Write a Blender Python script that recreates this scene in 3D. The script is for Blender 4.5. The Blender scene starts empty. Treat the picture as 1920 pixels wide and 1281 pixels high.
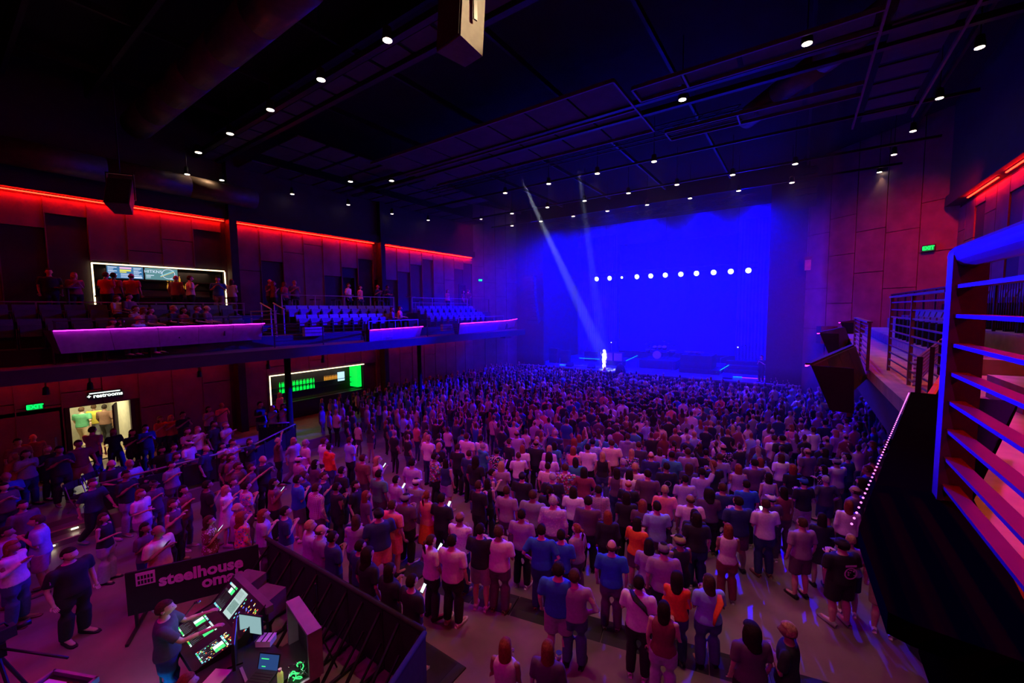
import bpy, bmesh, math, random
import numpy as np
from mathutils import Vector, Matrix
SC=bpy.context.scene; COL=SC.collection
random.seed(7); rng=np.random.default_rng(7)
R=math.radians
# ---------------------------------------------------------------- camera
YAW,PIT,ROLL,FPX=R(35),R(-4.33),R(0.62),772.0
CP=np.array([0,0,6.2])
_fw=np.array([-math.sin(YAW)*math.cos(PIT),math.cos(YAW)*math.cos(PIT),math.sin(PIT)])
_r=np.array([math.cos(YAW),math.sin(YAW),0]); _u=np.cross(_r,_fw)
_rt=_r*math.cos(ROLL)-_u*math.sin(ROLL); _up=_u*math.cos(ROLL)+_r*math.sin(ROLL)
cd=bpy.data.cameras.new('camera'); cam=bpy.data.objects.new('camera',cd); COL.objects.link(cam)
cd.sensor_width=36; cd.lens=FPX/1920*36; cd.clip_start=.05; cd.clip_end=300
M4=Matrix.Identity(4)
for i in range(3):
    M4[i][0]=_rt[i]; M4[i][1]=_up[i]; M4[i][2]=-_fw[i]; M4[i][3]=CP[i]
cam.matrix_world=M4; SC.camera=cam
SC.view_settings.view_transform='Standard'; SC.view_settings.look='None'
SC.view_settings.gamma=1; SC.view_settings.exposure=0; SC.view_settings.use_curve_mapping=False
SC.cycles.max_bounces=4; SC.cycles.diffuse_bounces=2; SC.cycles.glossy_bounces=2; SC.cycles.volume_bounces=0
SC.cycles.transparent_max_bounces=6; SC.cycles.sample_clamp_indirect=2.0; SC.cycles.sample_clamp_direct=20
SC.cycles.use_adaptive_sampling=True; SC.cycles.adaptive_threshold=.03; SC.cycles.use_denoising=True; SC.cycles.use_light_tree=True
SC.cycles.caustics_reflective=False; SC.cycles.caustics_refractive=False
# where a spot of the hall seen at photo pixel (px,py) stands, on a plane of the room
def ray(px,py): return _fw*FPX+_rt*(px-960)-_up*(py-640.5)
def onz(px,py,z): r=ray(px,py); return CP+r*((z-CP[2])/r[2])
def onx(px,py,x): r=ray(px,py); return CP+r*(x/r[0])
def ony(px,py,y): r=ray(px,py); return CP+r*(y/r[1])
# ---------------------------------------------------------------- world
w=bpy.data.worlds.new('world'); SC.world=w; w.use_nodes=True
w.node_tree.nodes['Background'].inputs[0].default_value=(.25,.1,.4,1)
w.node_tree.nodes['Background'].inputs[1].default_value=.0
# ---------------------------------------------------------------- lights
def spot(name,loc,tgt,col,e,ang=60,blend=.6,rad=.12,vol=True):
    l=bpy.data.lights.new(name,'SPOT'); l.energy=e; l.color=col; l.spot_size=R(ang); l.spot_blend=blend; l.shadow_soft_size=rad
    if not vol: l.volume_factor=0
    o=bpy.data.objects.new(name,l); COL.objects.link(o); o.location=loc
    o.rotation_euler=(Vector(tgt)-Vector(loc)).to_track_quat('-Z','Y').to_euler(); return o
def area(name,loc,tgt,col,e,sx,sy,spread=180):
    l=bpy.data.lights.new(name,'AREA'); l.energy=e; l.color=col; l.shape='RECTANGLE'; l.size=sx; l.size_y=sy; l.spread=R(spread)
    o=bpy.data.objects.new(name,l); COL.objects.link(o); o.location=loc
    o.rotation_euler=(Vector(tgt)-Vector(loc)).to_track_quat('-Z','Y').to_euler(); return o
MAG=(1,.0,.55); BLU=(.0,.0,1); WARM=(1,.72,.42)
# moving-head washes on the rear and middle trusses
for x,y,tx,ty,e,c,a in [(-16,-3,-14,7,720,MAG,50),(-9,-4,-8,9,700,MAG,55),(-3,-3,-4,10,650,MAG,55),(-1,-4,-2,14,700,MAG,45),(-12,-2,-10,19,1000,(.75,.0,.85),50),(-5,-2,-12,2,700,(.75,.0,1),60),(-10,-3,-12,1.5,700,(.85,0,.8),55),
    (-13,5.0,-13.2,5.6,620,(1,.0,.6),95),(-7.5,8.2,-7,8.5,420,(1,.0,.5),95),(-10,12.5,-10,13.5,700,(.6,.0,1),100),(-1.5,12,-1.5,13,600,(.85,.0,.8),95),(-17,13,-18,14,500,(1,.03,.35),95)]:
    spot('wash_light',(x,y,12.4),(tx,ty,0),c,e,a,.8,.1,False)
# blue washes on the stage truss
for i,x in enumerate([-16,-12.5,-9,-5.5,-2.5]):
    spot('stage_wash',(x,30.5,12.6),(x+1.2*(i-2),19,0),(.0,.0,1),19000,85,1,.15)
    spot('stage_wash',(x,31.8,12.8),(x,37,2),(.0,.0,1),22000,150,1,.2)
for x in (-18,-10,-3):
    spot('house_wash',(x,29,12.7),(x,12,9),(.0,.0,1),160,110,1,.3,False)
spot('balcony_blue',(-9,29,12.4),(-17.6,13.6,5.4),(.0,.0,1),150000,16,.7,.1,False)
spot('balcony_blue',(-8,29.2,12.4),(-18.4,21.5,5.4),(.0,.0,1),60000,25,.7,.1,False)
spot('balcony_blue',(-13,33.5,8.75),(.5,1.8,6.1),(.0,.0,1),300000,3.6,.8,.1,False)
spot('rail_red_fill',(4.6,3,10.3),(.45,1.7,5.9),(1,.0,.0),1500,17,.6,.1,False)  # added spot, stands in for the wall strip's red on the railing
spot('speaker_blue_fill',(-9,33.5,8.7),(-5.35,5.6,10.9),(.0,.0,1),160000,3.0,.5,.1,False)  # added narrow spot putting blue on the hanging speaker's underside
# two follow beams on the singer
SING=onz(1133,697,1.3)
spot('follow_beam',(-11.73,17.61,12.9),tuple(SING+[0,0,1.0]),(.75,.85,1),150000,4.0,.3,.08)
spot('follow_beam',(-8.56,17.59,12.9),tuple(SING+[0,0,1.0]),(.6,.75,1),45000,3.6,.3,.08)
spot('speaker_warm_fill',(-2.5,7.3,12.8),(-5.3,5.7,11.3),(1,.68,.36),1100,26,.5,.1,False)  # added spot, warms one face of the hanging speaker
# hall lamps that reach the two side balconies
spot('balcony_wash',(2.6,4.3,10.5),(2.5,4.3,4.9),(1,.62,.28),170,46,.5,.2,False)
spot('balcony_wash',(3.2,9,10.5),(2.6,8.8,4.9),(1,.62,.28),220,50,.6,.2,False)
spot('balcony_wash',(3.8,10,11),(3.5,13,5),(1,.6,.3),60,110,1,.2,False)
spot('wall_wash',(4.2,20,12),(3.5,27.5,8.5),(1,.01,.03),5200,60,1,.15,False)
spot('wall_wash',(-18,20,12),(-21.8,29,7),(.8,.0,.3),1200,70,1,.15,False)
o=area('floor_stripe_helper',(2.05,7.6,7.6),(2.05,7.6,4.9),(.9,.0,1),30,.2,9.0,5); o.rotation_euler=(0,0,R(-14))  # unseen area lamp added to lay a magenta stripe on the walkway
area('corridor_light',(-24.3,3.6,2.9),(-24.3,3.6,.4),(1,.9,.55),95,2.2,1.6)
area('bar_light',(-23.2,12.9,2.85),(-23.2,12.9,1),(1,.75,.5),14,.4,4.5)
area('upper_bar_light',(-23.4,6.2,8.1),(-23.4,6.2,6.5),(1,.6,.4),14,.5,3.6)
# ---------------------------------------------------------------- materials
def mat(name,col,rough=.6,metal=0,em=None,es=1,noise=0,scale=6,objcol=False,bump=0,spec=.5):
    m=bpy.data.materials.new(name); m.use_nodes=True; nt=m.node_tree; b=nt.nodes['Principled BSDF']
    b.inputs['Roughness'].default_value=rough; b.inputs['Metallic'].default_value=metal
    b.inputs['Specular IOR Level'].default_value=spec
    b.inputs['Base Color'].default_value=(*col,1)
    src=None
    if objcol:
        oi=nt.nodes.new('ShaderNodeObjectInfo'); src=oi.outputs['Color']; nt.links.new(src,b.inputs['Base Color'])
    if noise or bump:
        tc=nt.nodes.new('ShaderNodeTexCoord'); n=nt.nodes.new('ShaderNodeTexNoise'); n.inputs['Scale'].default_value=scale; n.inputs['Detail'].default_value=5
        nt.links.new(tc.outputs['Object'],n.inputs['Vector'])
        if noise:
            r=nt.nodes.new('ShaderNodeMapRange'); r.inputs['To Min'].default_value=1-noise; r.inputs['To Max'].default_value=1+noise
            r.inputs['From Min'].default_value=.3; r.inputs['From Max'].default_value=.7
            nt.links.new(n.outputs['Fac'],r.inputs['Value'])
            v=nt.nodes.new('ShaderNodeVectorMath'); v.operation='SCALE'
            if src: nt.links.new(src,v.inputs[0])
            else: v.inputs[0].default_value=col
            nt.links.new(r.outputs[0],v.inputs['Scale']); nt.links.new(v.outputs[0],b.inputs['Base Color'])
        if bump:
            bp=nt.nodes.new('ShaderNodeBump'); bp.inputs['Strength'].default_value=bump; bp.inputs['Distance'].default_value=.02
            nt.links.new(n.outputs['Fac'],bp.inputs['Height']); nt.links.new(bp.outputs[0],b.inputs['Normal'])
    if em: b.inputs['Emission Color'].default_value=(*em,1); b.inputs['Emission Strength'].default_value=es
    return m
M={}
M['panel']=mat('wall_panel_metal',(.13,.085,.1),.5,.2,noise=.25,scale=1.5)
M['panel_dark']=mat('dark_and_shaded_panel',(.02,.014,.024),.6,noise=.2,scale=2)  # near-black paints the shade of recessed wall panels; also dark doors and furniture
M['back']=mat('wall_backing',(.05,.02,.025),.8,noise=.2)
M['black']=mat('black_paint',(.012,.012,.014),.7,noise=.3,scale=3)
M['blackmetal']=mat('black_steel',(.03,.03,.033),.38,.5,noise=.15)
M['fascia']=mat('fascia_metal',(.24,.2,.27),.4,.2,noise=.15)
M['ledge']=mat('black_ledge',(.004,.004,.005),.95,spec=0)
M['nearrail']=mat('near_rail_paint',(.12,.11,.12),.4,.2,noise=.15)
M['railsteel']=mat('rail_steel',(.26,.26,.28),.42,.3,noise=.15)
M['drape']=mat('black_drape',(.02,.02,.025),.9,noise=.3,scale=8)
M['ceil']=mat('ceiling_paint',(.01,.009,.01),.9,noise=.3,scale=1)
M['ctile']=mat('ceiling_panel_paint',(.06,.05,.05),.8,noise=.15,scale=3)
M['duct']=mat('duct_metal',(.1,.07,.06),.5,.4,noise=.2)
M['red']=mat('red_led',(0,0,0),em=(1,.0045,.0015),es=130)
M['redlow']=mat('red_led_low',(0,0,0),em=(1,.01,.01),es=48)
M['mag']=mat('magenta_led',(0,0,0),em=(.9,.012,1),es=15)
M['white_led']=mat('warm_white_led',(0,0,0),em=(1,.72,.38),es=4)
M['lamp']=mat('lamp_lens',(0,0,0),em=(1,.85,.6),es=9)
M['bluelens']=mat('stage_lamp_lens',(0,0,0),em=(.4,.55,1),es=7)
M['backdrop_glow']=mat('glowing_stage_backdrop',(0,0,.02),.5,em=(0,0,1),es=1.25)  # blue lighting of the backdrop put in as its own glow
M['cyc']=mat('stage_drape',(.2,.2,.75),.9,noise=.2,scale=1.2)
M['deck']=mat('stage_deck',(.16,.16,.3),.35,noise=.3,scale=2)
M['gear']=mat('stage_gear_case',(.02,.02,.03),.6,noise=.3)
M['tan']=mat('plywood_floor',(.42,.3,.17),.55,noise=.25,scale=3)
M['concrete']=mat('balcony_concrete',(.3,.24,.17),.8,noise=.2,scale=4)
M['green']=mat('green_sign',(0,0,0),em=(.0,1,.12),es=1.6)
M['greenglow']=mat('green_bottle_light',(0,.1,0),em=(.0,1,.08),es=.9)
M['signwhite']=mat('white_sign_letter',(0,0,0),em=(.85,1,.9),es=1.6)
M['chrome']=mat('chrome',(.6,.6,.65),.2,1,noise=.05)
M['yellowbottle']=mat('amber_bottle',(.5,.2,.02),.2,em=(1,.45,.05),es=.5,noise=.2)
M['seat']=mat('seat_upholstery',(.09,.1,.14),.75,noise=.2)
M['banner']=mat('banner_fabric',(.012,.01,.014),.85,noise=.2)
M['bannertext']=mat('banner_lettering',(.75,.3,.72),.8,noise=.05)
M['warmlobby']=mat('corridor_wall',(.55,.52,.4),.8,noise=.1)
M['skin']=mat('skin',(.5,.3,.22),.55,noise=.08,scale=30,objcol=True)
M['eye']=mat('eye_dark',(.02,.015,.01),.3,noise=.1)
M['lips']=mat('lips',(.35,.1,.09),.5,noise=.1)
M['cloth']=mat('cloth',(.5,.5,.5),.85,noise=.12,scale=25,objcol=True)
M['hair']=mat('hair',(.05,.03,.02),.8,noise=.35,scale=40,objcol=True,spec=.15)
M['leather']=mat('shoe_leather',(.03,.03,.03),.5,noise=.15,objcol=True)
def patt(name,kind):
    m=mat(name,(.5,.5,.5),.85,objcol=True); nt=m.node_tree; b=nt.nodes['Principled BSDF']
    oi=[n for n in nt.nodes if n.type=='OBJECT_INFO'][0]; tc=nt.nodes.new('ShaderNodeTexCoord')
    if kind=='plaid':
        wv=nt.nodes.new('ShaderNodeTexBrick'); wv.inputs['Scale'].default_value=14; wv.inputs['Mortar Size'].default_value=.06; wv.offset=0
        mp=nt.nodes.new('ShaderNodeMapping'); mp.inputs['Rotation'].default_value=(R(90),0,0)
        nt.links.new(tc.outputs['Object'],mp.inputs[0]); nt.links.new(mp.outputs[0],wv.inputs['Vector']); f=wv.outputs['Fac']
    else:
        wv=nt.nodes.new('ShaderNodeTexVoronoi'); wv.inputs['Scale'].default_value=22; nt.links.new(tc.outputs['Object'],wv.inputs['Vector'])
        cr=nt.nodes.new('ShaderNodeMath'); cr.operation='LESS_THAN'; cr.inputs[1].default_value=.38 if kind=='dots' else .5; nt.links.new(wv.outputs['Distance'],cr.inputs[0]); f=cr.outputs[0]
    mx=nt.nodes.new('ShaderNodeMix'); mx.data_type='RGBA'; nt.links.new(f,mx.inputs['Factor']); nt.links.new(oi.outputs['Color'],mx.inputs['A'])
    if kind=='floral': nt.links.new(wv.outputs['Color'],mx.inputs['B'])
    else: mx.inputs['B'].default_value=(.6,.5,.62,1)
    nt.links.new(mx.outputs['Result'],b.inputs['Base Color']); return m
M['plaid']=patt('plaid_cloth','plaid'); M['dots']=patt('dotted_cloth','dots'); M['floral']=patt('floral_cloth','floral')
def floor_mat():
    m=mat('polished_concrete',(.2,.15,.14),.32,noise=.35,scale=.8); nt=m.node_tree; b=nt.nodes['Principled BSDF']
    tc=nt.nodes.new('ShaderNodeTexCoord'); n=nt.nodes.new('ShaderNodeTexNoise'); n.inputs['Scale'].default_value=5; n.inputs['Detail'].default_value=8
    nt.links.new(tc.outputs['Object'],n.inputs['Vector'])
    r=nt.nodes.new('ShaderNodeMapRange'); r.inputs['To Min'].default_value=.22; r.inputs['To Max'].default_value=.55
    nt.links.new(n.outputs['Fac'],r.inputs['Value']); nt.links.new(r.outputs[0],b.inputs['Roughness']); return m
M['floor']=floor_mat()
# ---------------------------------------------------------------- mesh helpers
class MB:
    def __init__(s): s.v=[]; s.f=[]; s.mi=[]
    def add(s,vs,fs,mi=0):
        n=len(s.v); s.v+= [tuple(map(float,p)) for p in vs]; s.f+=[tuple(i+n for i in f) for f in fs]; s.mi+=[mi]*len(fs); return s
    def box(s,x0,x1,y0,y1,z0,z1,mi=0):
        return s.add([(x0,y0,z0),(x1,y0,z0),(x1,y1,z0),(x0,y1,z0),(x0,y0,z1),(x1,y0,z1),(x1,y1,z1),(x0,y1,z1)],
            [(0,3,2,1),(4,5,6,7),(0,1,5,4),(1,2,6,5),(2,3,7,6),(3,0,4,7)],mi)
    def bar(s,a,b,wx,wz,mi=0):   # box-section bar from a to b
        a=Vector(a);b=Vector(b);d=(b-a).normalized(); u=d.cross(Vector((0,0,1)))
        if u.length<1e-4: u=Vector((1,0,0))
        u.normalize(); v=u.cross(d); o=[]
        for p in (a,b):
            for sx,sz in ((-1,-1),(1,-1),(1,1),(-1,1)): o.append(p+u*sx*wx/2+v*sz*wz/2)
        return s.add(o,[(0,1,2,3),(4,7,6,5),(0,4,5,1),(1,5,6,2),(2,6,7,3),(3,7,4,0)],mi)
    def tube(s,pts,rs,n=8,mi=0,flat=1):
        pts=[Vector(p) for p in pts]; rs=rs if hasattr(rs,'__len__') else [rs]*len(pts); vs=[]
        for i,p in enumerate(pts):
            d=(pts[min(i+1,len(pts)-1)]-pts[max(i-1,0)]).normalized(); u=d.cross(Vector((0,0,1)))
            if u.length<1e-3: u=d.cross(Vector((0,1,0)))
            u.normalize(); v=u.cross(d)
            for k in range(n): a=2*math.pi*k/n; vs.append(p+u*math.cos(a)*rs[i]+v*math.sin(a)*rs[i]*flat)
        fs=[(i*n+k,i*n+(k+1)%n,(i+1)*n+(k+1)%n,(i+1)*n+k) for i in range(len(pts)-1) for k in range(n)]
        fs+=[tuple(range(n))[::-1],tuple(range((len(pts)-1)*n,len(pts)*n))]
        return s.add(vs,fs,mi)
    def loft(s,secs,n=12,mi=0):  # (cx,cy,z,rx,ry)
        vs=[(cx+rx*math.cos(2*math.pi*k/n),cy+ry*math.sin(2*math.pi*k/n),z) for cx,cy,z,rx,ry in secs for k in range(n)]
        fs=[(i*n+k,i*n+(k+1)%n,(i+1)*n+(k+1)%n,(i+1)*n+k) for i in range(len(secs)-1) for k in range(n)]
        fs+=[tuple(range(n))[::-1],tuple(range((len(secs)-1)*n,len(secs)*n))]
        return s.add(vs,fs,mi)
    def ball(s,c,rx,ry=None,rz=None,n=10,m=7,mi=0):
        ry=rx if ry is None else ry; rz=rx if rz is None else rz
        return s.loft([(c[0],c[1],c[2]-rz*math.cos(math.pi*(i+.15)/(m-.7)),rx*math.sin(math.pi*(i+.15)/(m-.7)),ry*math.sin(math.pi*(i+.15)/(m-.7))) for i in range(m)],n,mi)
    def prism(s,poly,z0,z1,mi=0):
        n=len(poly); vs=[(x,y,z0) for x,y in poly]+[(x,y,z1) for x,y in poly]
        return s.add(vs,[tuple(range(n))[::-1],tuple(range(n,2*n))]+[(i,(i+1)%n,n+(i+1)%n,n+i) for i in range(n)],mi)
    def mesh(s,name,mats,smooth=False):
        me=bpy.data.meshes.new(name); me.from_pydata(s.v,[],s.f)
        for m in (mats if isinstance(mats,(list,tuple)) else [mats]): me.materials.append(m)
        if any(s.mi): me.polygons.foreach_set('material_index',s.mi)
        if smooth: me.polygons.foreach_set('use_smooth',[True]*len(me.polygons))
        me.update(); return me
    def build(s,name,mats,parent=None,smooth=False,loc=None,rz=0):
        return put(s.mesh(name,mats,smooth),name,parent,loc,rz)
def put(me,name,parent=None,loc=None,rz=0):
    o=bpy.data.objects.new(name,me); COL.objects.link(o)
    if parent: o.parent=parent
    if loc is not None: o.location=tuple(loc)
    if rz: o.rotation_euler[2]=rz
    return o
def tag(o,label=None,cat=None,group=None,kind=None):
    if label: o['label']=label
    if cat: o['category']=cat
    if group: o['group']=group
    if kind: o['kind']=kind
    return o
def thing(name,label,cat,loc=(0,0,0),rz=0,group=None):
    return tag(put(None,name,None,loc,rz),label,cat,group)
def struct(mb,name,m,parent=None,**k):
    o=mb.build(name,m,parent,**k)
    if not parent: o['kind']='structure'
    return o
def dup(root,loc,rz=0,label=None,group=None):
    r=root.copy(); COL.objects.link(r); r.location=tuple(loc); r.rotation_euler[2]=rz
    if label: r['label']=label
    if group: r['group']=group
    for ch in list(root.children):
        c=ch.copy(); COL.objects.link(c); c.parent=r
        for g in ch.children:
            d=g.copy(); COL.objects.link(d); d.parent=c
    return r
def text(s,name,size,m,parent,loc,rot,ext=.005,ax='CENTER',bold=0):
    c=bpy.data.curves.new(name,'FONT'); c.body=s; c.size=size; c.extrude=ext; c.align_x=ax; c.align_y='CENTER'; c.offset=bold; c.space_line=.85; c.resolution_u=3
    t=bpy.data.objects.new('tmp',c); COL.objects.link(t); me=bpy.data.meshes.new_from_object(t.evaluated_get(bpy.context.evaluated_depsgraph_get())); bpy.data.objects.remove(t)
    me.name=name; me.materials.clear(); me.materials.append(m)
    o=bpy.data.objects.new(name,me); COL.objects.link(o); o.parent=parent; o.location=loc; o.rotation_euler=rot; return o
# ================================================================= the hall
XL,XR=-22.5,5.6
struct(MB().box(-29,9,-10,44,-.3,0),'floor',M['floor'])
struct(MB().box(-29,9,-10,44,15,15.3),'ceiling',M['ceil'])
struct(MB().box(-29,9,-10.3,-10,0,15),'wall_rear',M['back'])
JO=[9.33,9.88,None,8.8,9.4,9.98,None,8.84,9.4,9.95,8.3,8.86,9.46,9.99,None,8.9,9.48,9.95,None,8.6,9.5,10.03]
CY=[1.65+1.11*k for k in range(-3,6)]+[8.87+1.118*k for k in range(8)]+[17.5+1.118*k for k in range(8)]
# left wall: backing with openings, panels proud of it
wl=MB()
def hole_wall(mb,x0,x1,ys,ye,z0,z1,holes):
    ys_=sorted({ys,ye}|{h[0] for h in holes}|{h[1] for h in holes})
    for a,b in zip(ys_[:-1],ys_[1:]):
        m=(a+b)/2; hs=sorted((h[2],h[3]) for h in holes if h[0]<m<h[1]); z=z0
        for u,v in hs:
            if u>z: mb.box(x0,x1,a,b,z,u)
            z=v
        if z1>z: mb.box(x0,x1,a,b,z,z1)
DU=[(14.6,15.35,6.1,8.28),(17.1,17.6,6.1,8.25),(24.9,25.6,6.1,8.3)]
HO=[(2.95,4.68,.45,2.72),(10.15,15.7,1.4,2.93),(3.92,8.3,6.95,8.2)]+DU
hole_wall(wl,-22.75,-22.56,-10,26.5,0,15,HO)
wallL=struct(wl,'wall_left',M['back'])
pcache={}
def panel(parent,a,b,z0,z1,dark=False,rec=0):
    for (h0,h1,hz0,hz1) in HO:
        if a<h1-.05 and b>h0+.05 and z0<hz1 and z1>hz0:
            if hz1<z1-.1 and hz0<=z0+.9: z0=max(z0,hz1) if z1-hz1>.05 else z0
            else: return
    if z1-z0<.15: return
    x=-22.56+(.0 if dark else .05)
    MB().box(x-.05 if not dark else x-.02,x+(.02 if dark else .07),a+.018,b-.018,z0+.015,z1-.015).build('panel',M['panel_dark'] if dark else M['panel'],parent)  # recessed panels carry the recess shade in their colour
for i,y in enumerate(CY):
    if y>26: continue
    y1=CY[i+1] if i+1<len(CY) else 26.4
    if y1-y>1.3: y1=y+1.118
    j=JO[(i-3)%len(JO)] if i>=3 else [9.0,9.6,None][i]
    if 8.3<y<8.86: continue
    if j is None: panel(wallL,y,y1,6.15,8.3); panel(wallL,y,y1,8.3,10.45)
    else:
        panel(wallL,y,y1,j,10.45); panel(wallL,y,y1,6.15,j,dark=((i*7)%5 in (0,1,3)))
LJ=[3.9,3.4,3.1,2.9,3.3,4.0,2.3,3.97,3.0,3.97,3.4,4.05,3.5,3.9,3.1,3.8,2.6,3.9,3.3,3.9,3.0,3.8,3.4]
for i,y in enumerate(CY):
    y1=CY[i+1] if i+1<len(CY) else 26.4
    if y1-y>1.3: y1=y+1.118
    z=LJ[i%len(LJ)]; panel(wallL,y,y1,z,4.55); panel(wallL,y,y1,.5,z)
for i,y in enumerate(CY):
    if y<26 and not 8.3<y<8.86:
        top_=10.45; lo=8.28 if 3.6<y<8.3 else 6.12
        if not any(h[0]-.1<y<h[1]+.1 for h in DU): MB().box(-22.56,-22.40,y-.016,y+.016,lo,top_).build('seam_strip',M['panel'],wallL)
        if not (2.8<y<4.8 or 10.1<y<15.7): MB().box(-22.56,-22.40,y-.016,y+.016,.5,4.55).build('seam_strip',M['panel'],wallL)
# front walls either side of the stage, panelled too
def panelled(name,p,q,z0,z1,n,joints,th=.2):
    p=np.array(p,float);q=np.array(q,float);d=q-p;L=np.hypot(*d);a=math.atan2(d[1],d[0])
    o=struct(MB().box(0,L,0,th,z0,z1),name,M['back'],loc=(p[0],p[1],0),rz=a)
    for i in range(n):
        zs=[z0]+sorted(joints[i%len(joints)])+[z1]
        for u,v in zip(zs[:-1],zs[1:]):
            MB().box(L*i/n+.02,L*(i+1)/n-.02,-.045,.03,u+.02,v-.02).build('panel',M['panel'],o)
    return o
panelled('wall_front_left',(-22.5,26.4),(-21.3,31.2),0,15,4,[(2.4,4.6,7.4,9.9),(4.6,8.6,11)])
panelled('wall_front_right',(.15,31.3),(5.6,26.3),0,15,5,[(4.9,7.3,10.5),(3.9,6.4,9.1,11.2),(4.9,8.0,10.2),(4.9,7.1,9.9),(4.9,8.7,11)])
wr=struct(MB().box(5.6,5.8,-10,26.4,0,15),'wall_right',M['back'])
for i in range(31):
    y=-8.2+1.118*i; j=[9.4,9.9,8.7,9.6,10.1,8.9][i%6]
    for u,v,dk in ((4.95,j,i%3==1),(j,10.45,False)):
        MB().box(5.53 if not dk else 5.57,5.61,y+.018,y+1.10,u+.015,v-.015).build('panel',M['panel_dark'] if dk else M['panel'],wr)
# wall overhang with the red light strip tucked beneath
for nm,x0,x1,segs in (('trim_1',-22.56,-22.02,[(-8,8.42),(8.86,16.72),(17.42,26.2)]),('trim_2',5.08,5.6,[(-8,15.3),(15.9,20.6),(21.2,24.4)])):
    t=struct(MB().box(x0,x1,-10,26.3,10.56,11.0),nm,M['black'])
    for a,b in segs:
        xs=-22.30 if x0<0 else 5.34
        r=thing('red_light_strip','glowing red light strip under the %s overhang, %s'%('left-hand wall' if x0<0 else 'right-hand wall',{-8:'section nearest the photographer',8.86:'middle section between the two columns',17.42:'far section near the stage',15.9:'middle section',21.2:'farthest section'}[a]),'light strip',(xs,a,10.5))
        MB().box(-.03,.03,0,b-a,.03,.06).build('channel',M['blackmetal'],r)
        MB().box(-.018,.018,.02,b-a-.02,0,.03).build('diffuser',M['red'],r)
# upper wall dark facing above the overhang
struct(MB().box(-22.56,-22.2,-10,26.3,11.0,15),'trim_3',M['black'])
struct(MB().box(5.2,5.6,-10,26.3,11.0,15),'trim_4',M['black'])
# columns on the left
for k,(y,lab) in enumerate([(8.63,'black steel column beside the upper bar'),(17.1,'black steel column in the middle of the left-hand wall')]):
    c=struct(MB().box(-22.4,-21.9,y-.16,y+.16,.45,15),'column',M['black']); c['label']=lab; c['category']='column'
for (x,y,lab) in [(-18.6,9.15,'black round column standing in the crowd before the lower bar'),(-19.4,17.6,'black round column beneath the middle light bar of the balcony'),(-19.4,1.0,'black round column near the restroom door')]:
    if y==1.0: continue
    c=MB().loft([(0,0,0,.2,.2),(0,0,.03,.2,.2),(0,0,.03,.13,.13),(0,0,4.6,.13,.13)],14).build('column',M['blackmetal'],None,True,(x,y,.0)); tag(c,lab,'column',kind='structure')
# raised platform on the left with two lit steps
pl=struct(MB().prism([(-22.6,-10),(-16.9,-10),(-16.9,2.5),(-16.1,2.5),(-16.1,8.4),(-18.0,9.3),(-18.0,12),(-19.5,14),(-22.6,14)],0,.45),'platform',M['floor'])
for k,(x0,x1,z) in enumerate([(-16.9,-16.5,.30),(-16.5,-16.1,.15)]):
    s=MB().box(x0,x1,-10,2.5,0,z).build('step',M['floor'],pl)
    MB().box(x1-.06,x1+.006,-10,2.5,z-.012,z+.006).build('nosing',M['tan'],s)
for k,(x,y,z) in enumerate([(-16.08,1.55,.09),(-16.48,2.05,.24),(-16.08,.2,.09),(-16.48,.9,.24)]):
    l=thing('step_light','small warm light set in the %s riser of the platform steps, %s'%(['lower','upper'][k%2],['farther one','farther one','nearer one','nearer one'][k]),'light',(x,y,z))
    MB().box(0,.012,-.07,.07,-.02,.02).build('lens',M['lamp'],l); MB().box(-.01,.02,-.09,.09,.02,.03).build('hood',M['blackmetal'],l)
# corridor behind the restroom door
co=MB(); co.box(-26.5,-22.6,4.7,4.9,.45,3.1).box(-26.5,-22.6,2.7,2.93,.45,3.1).box(-26.7,-26.5,2.7,4.9,.45,3.1)
struct(co,'wall_corridor',M['warmlobby']); struct(MB().box(-26.5,-22.55,2.9,4.75,.2,.45),'floor_corridor',M['tan'])
struct(MB().box(-26.5,-22.6,2.9,4.75,3.0,3.1),'ceiling_corridor',M['warmlobby'])
d=struct(MB().box(-22.53,-22.45,2.82,2.95,.45,2.82).box(-22.53,-22.45,4.66,4.8,.45,2.82).box(-22.53,-22.45,2.95,4.66,2.7,2.82),'door_1',M['blackmetal'])
df=MB().bar((-22.5,4.25,1.57),(-21.75,4.0,1.57),.05,2.22).build('door_leaf',M['panel_dark'],d)
MB().tube([(-21.95,4.02,1.4),(-21.9,3.95,1.4),(-21.9,3.95,1.65),(-21.95,4.02,1.65)],.015,6).build('handle',M['chrome'],df)
sg=thing('restroom_sign','lit white restrooms sign above the bright doorway','sign',(-22.37,3.93,3.08))
MB().box(-.06,.0,-.5,.5,-.15,.15).build('sign_box',M['blackmetal'],sg)
MB().box(0,.01,-.44,.44,.06,.10).build('light_bar',M['signwhite'],sg)
text('+ restrooms','lettering',.2,M['signwhite'],sg,(.012,0,-.035),(R(90),0,R(90)),.004,bold=.006)
def exit_sign(loc,rz,lab,sc=1):
    e=thing('exit_sign',lab,'sign',loc,rz)
    MB().box(-.22*sc,.22*sc,0,.05,-.13*sc,.13*sc).build('housing',M['blackmetal'],e)
    MB().box(-.19*sc,.19*sc,-.006,0,-.1*sc,.1*sc).build('glowing_face',mat('exit_face',(0,.05,.01),em=(0,.8,.12),es=.45),e)
    text('EXIT','lettering',.2*sc,M['green'],e,(0,-.01,0),(R(90),0,0),.003,bold=.008)
exit_sign((-22.4,2.1,2.93),R(90),'green exit sign over the dark doors left of the restrooms')
exit_sign((-22.15,27.1,8.75),R(78),'small green exit sign at the far end of the left balcony')
exit_sign((4.72,26.75,8.85),R(-43),'green exit sign on the red panelled wall beside the right railing',1.15)
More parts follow.
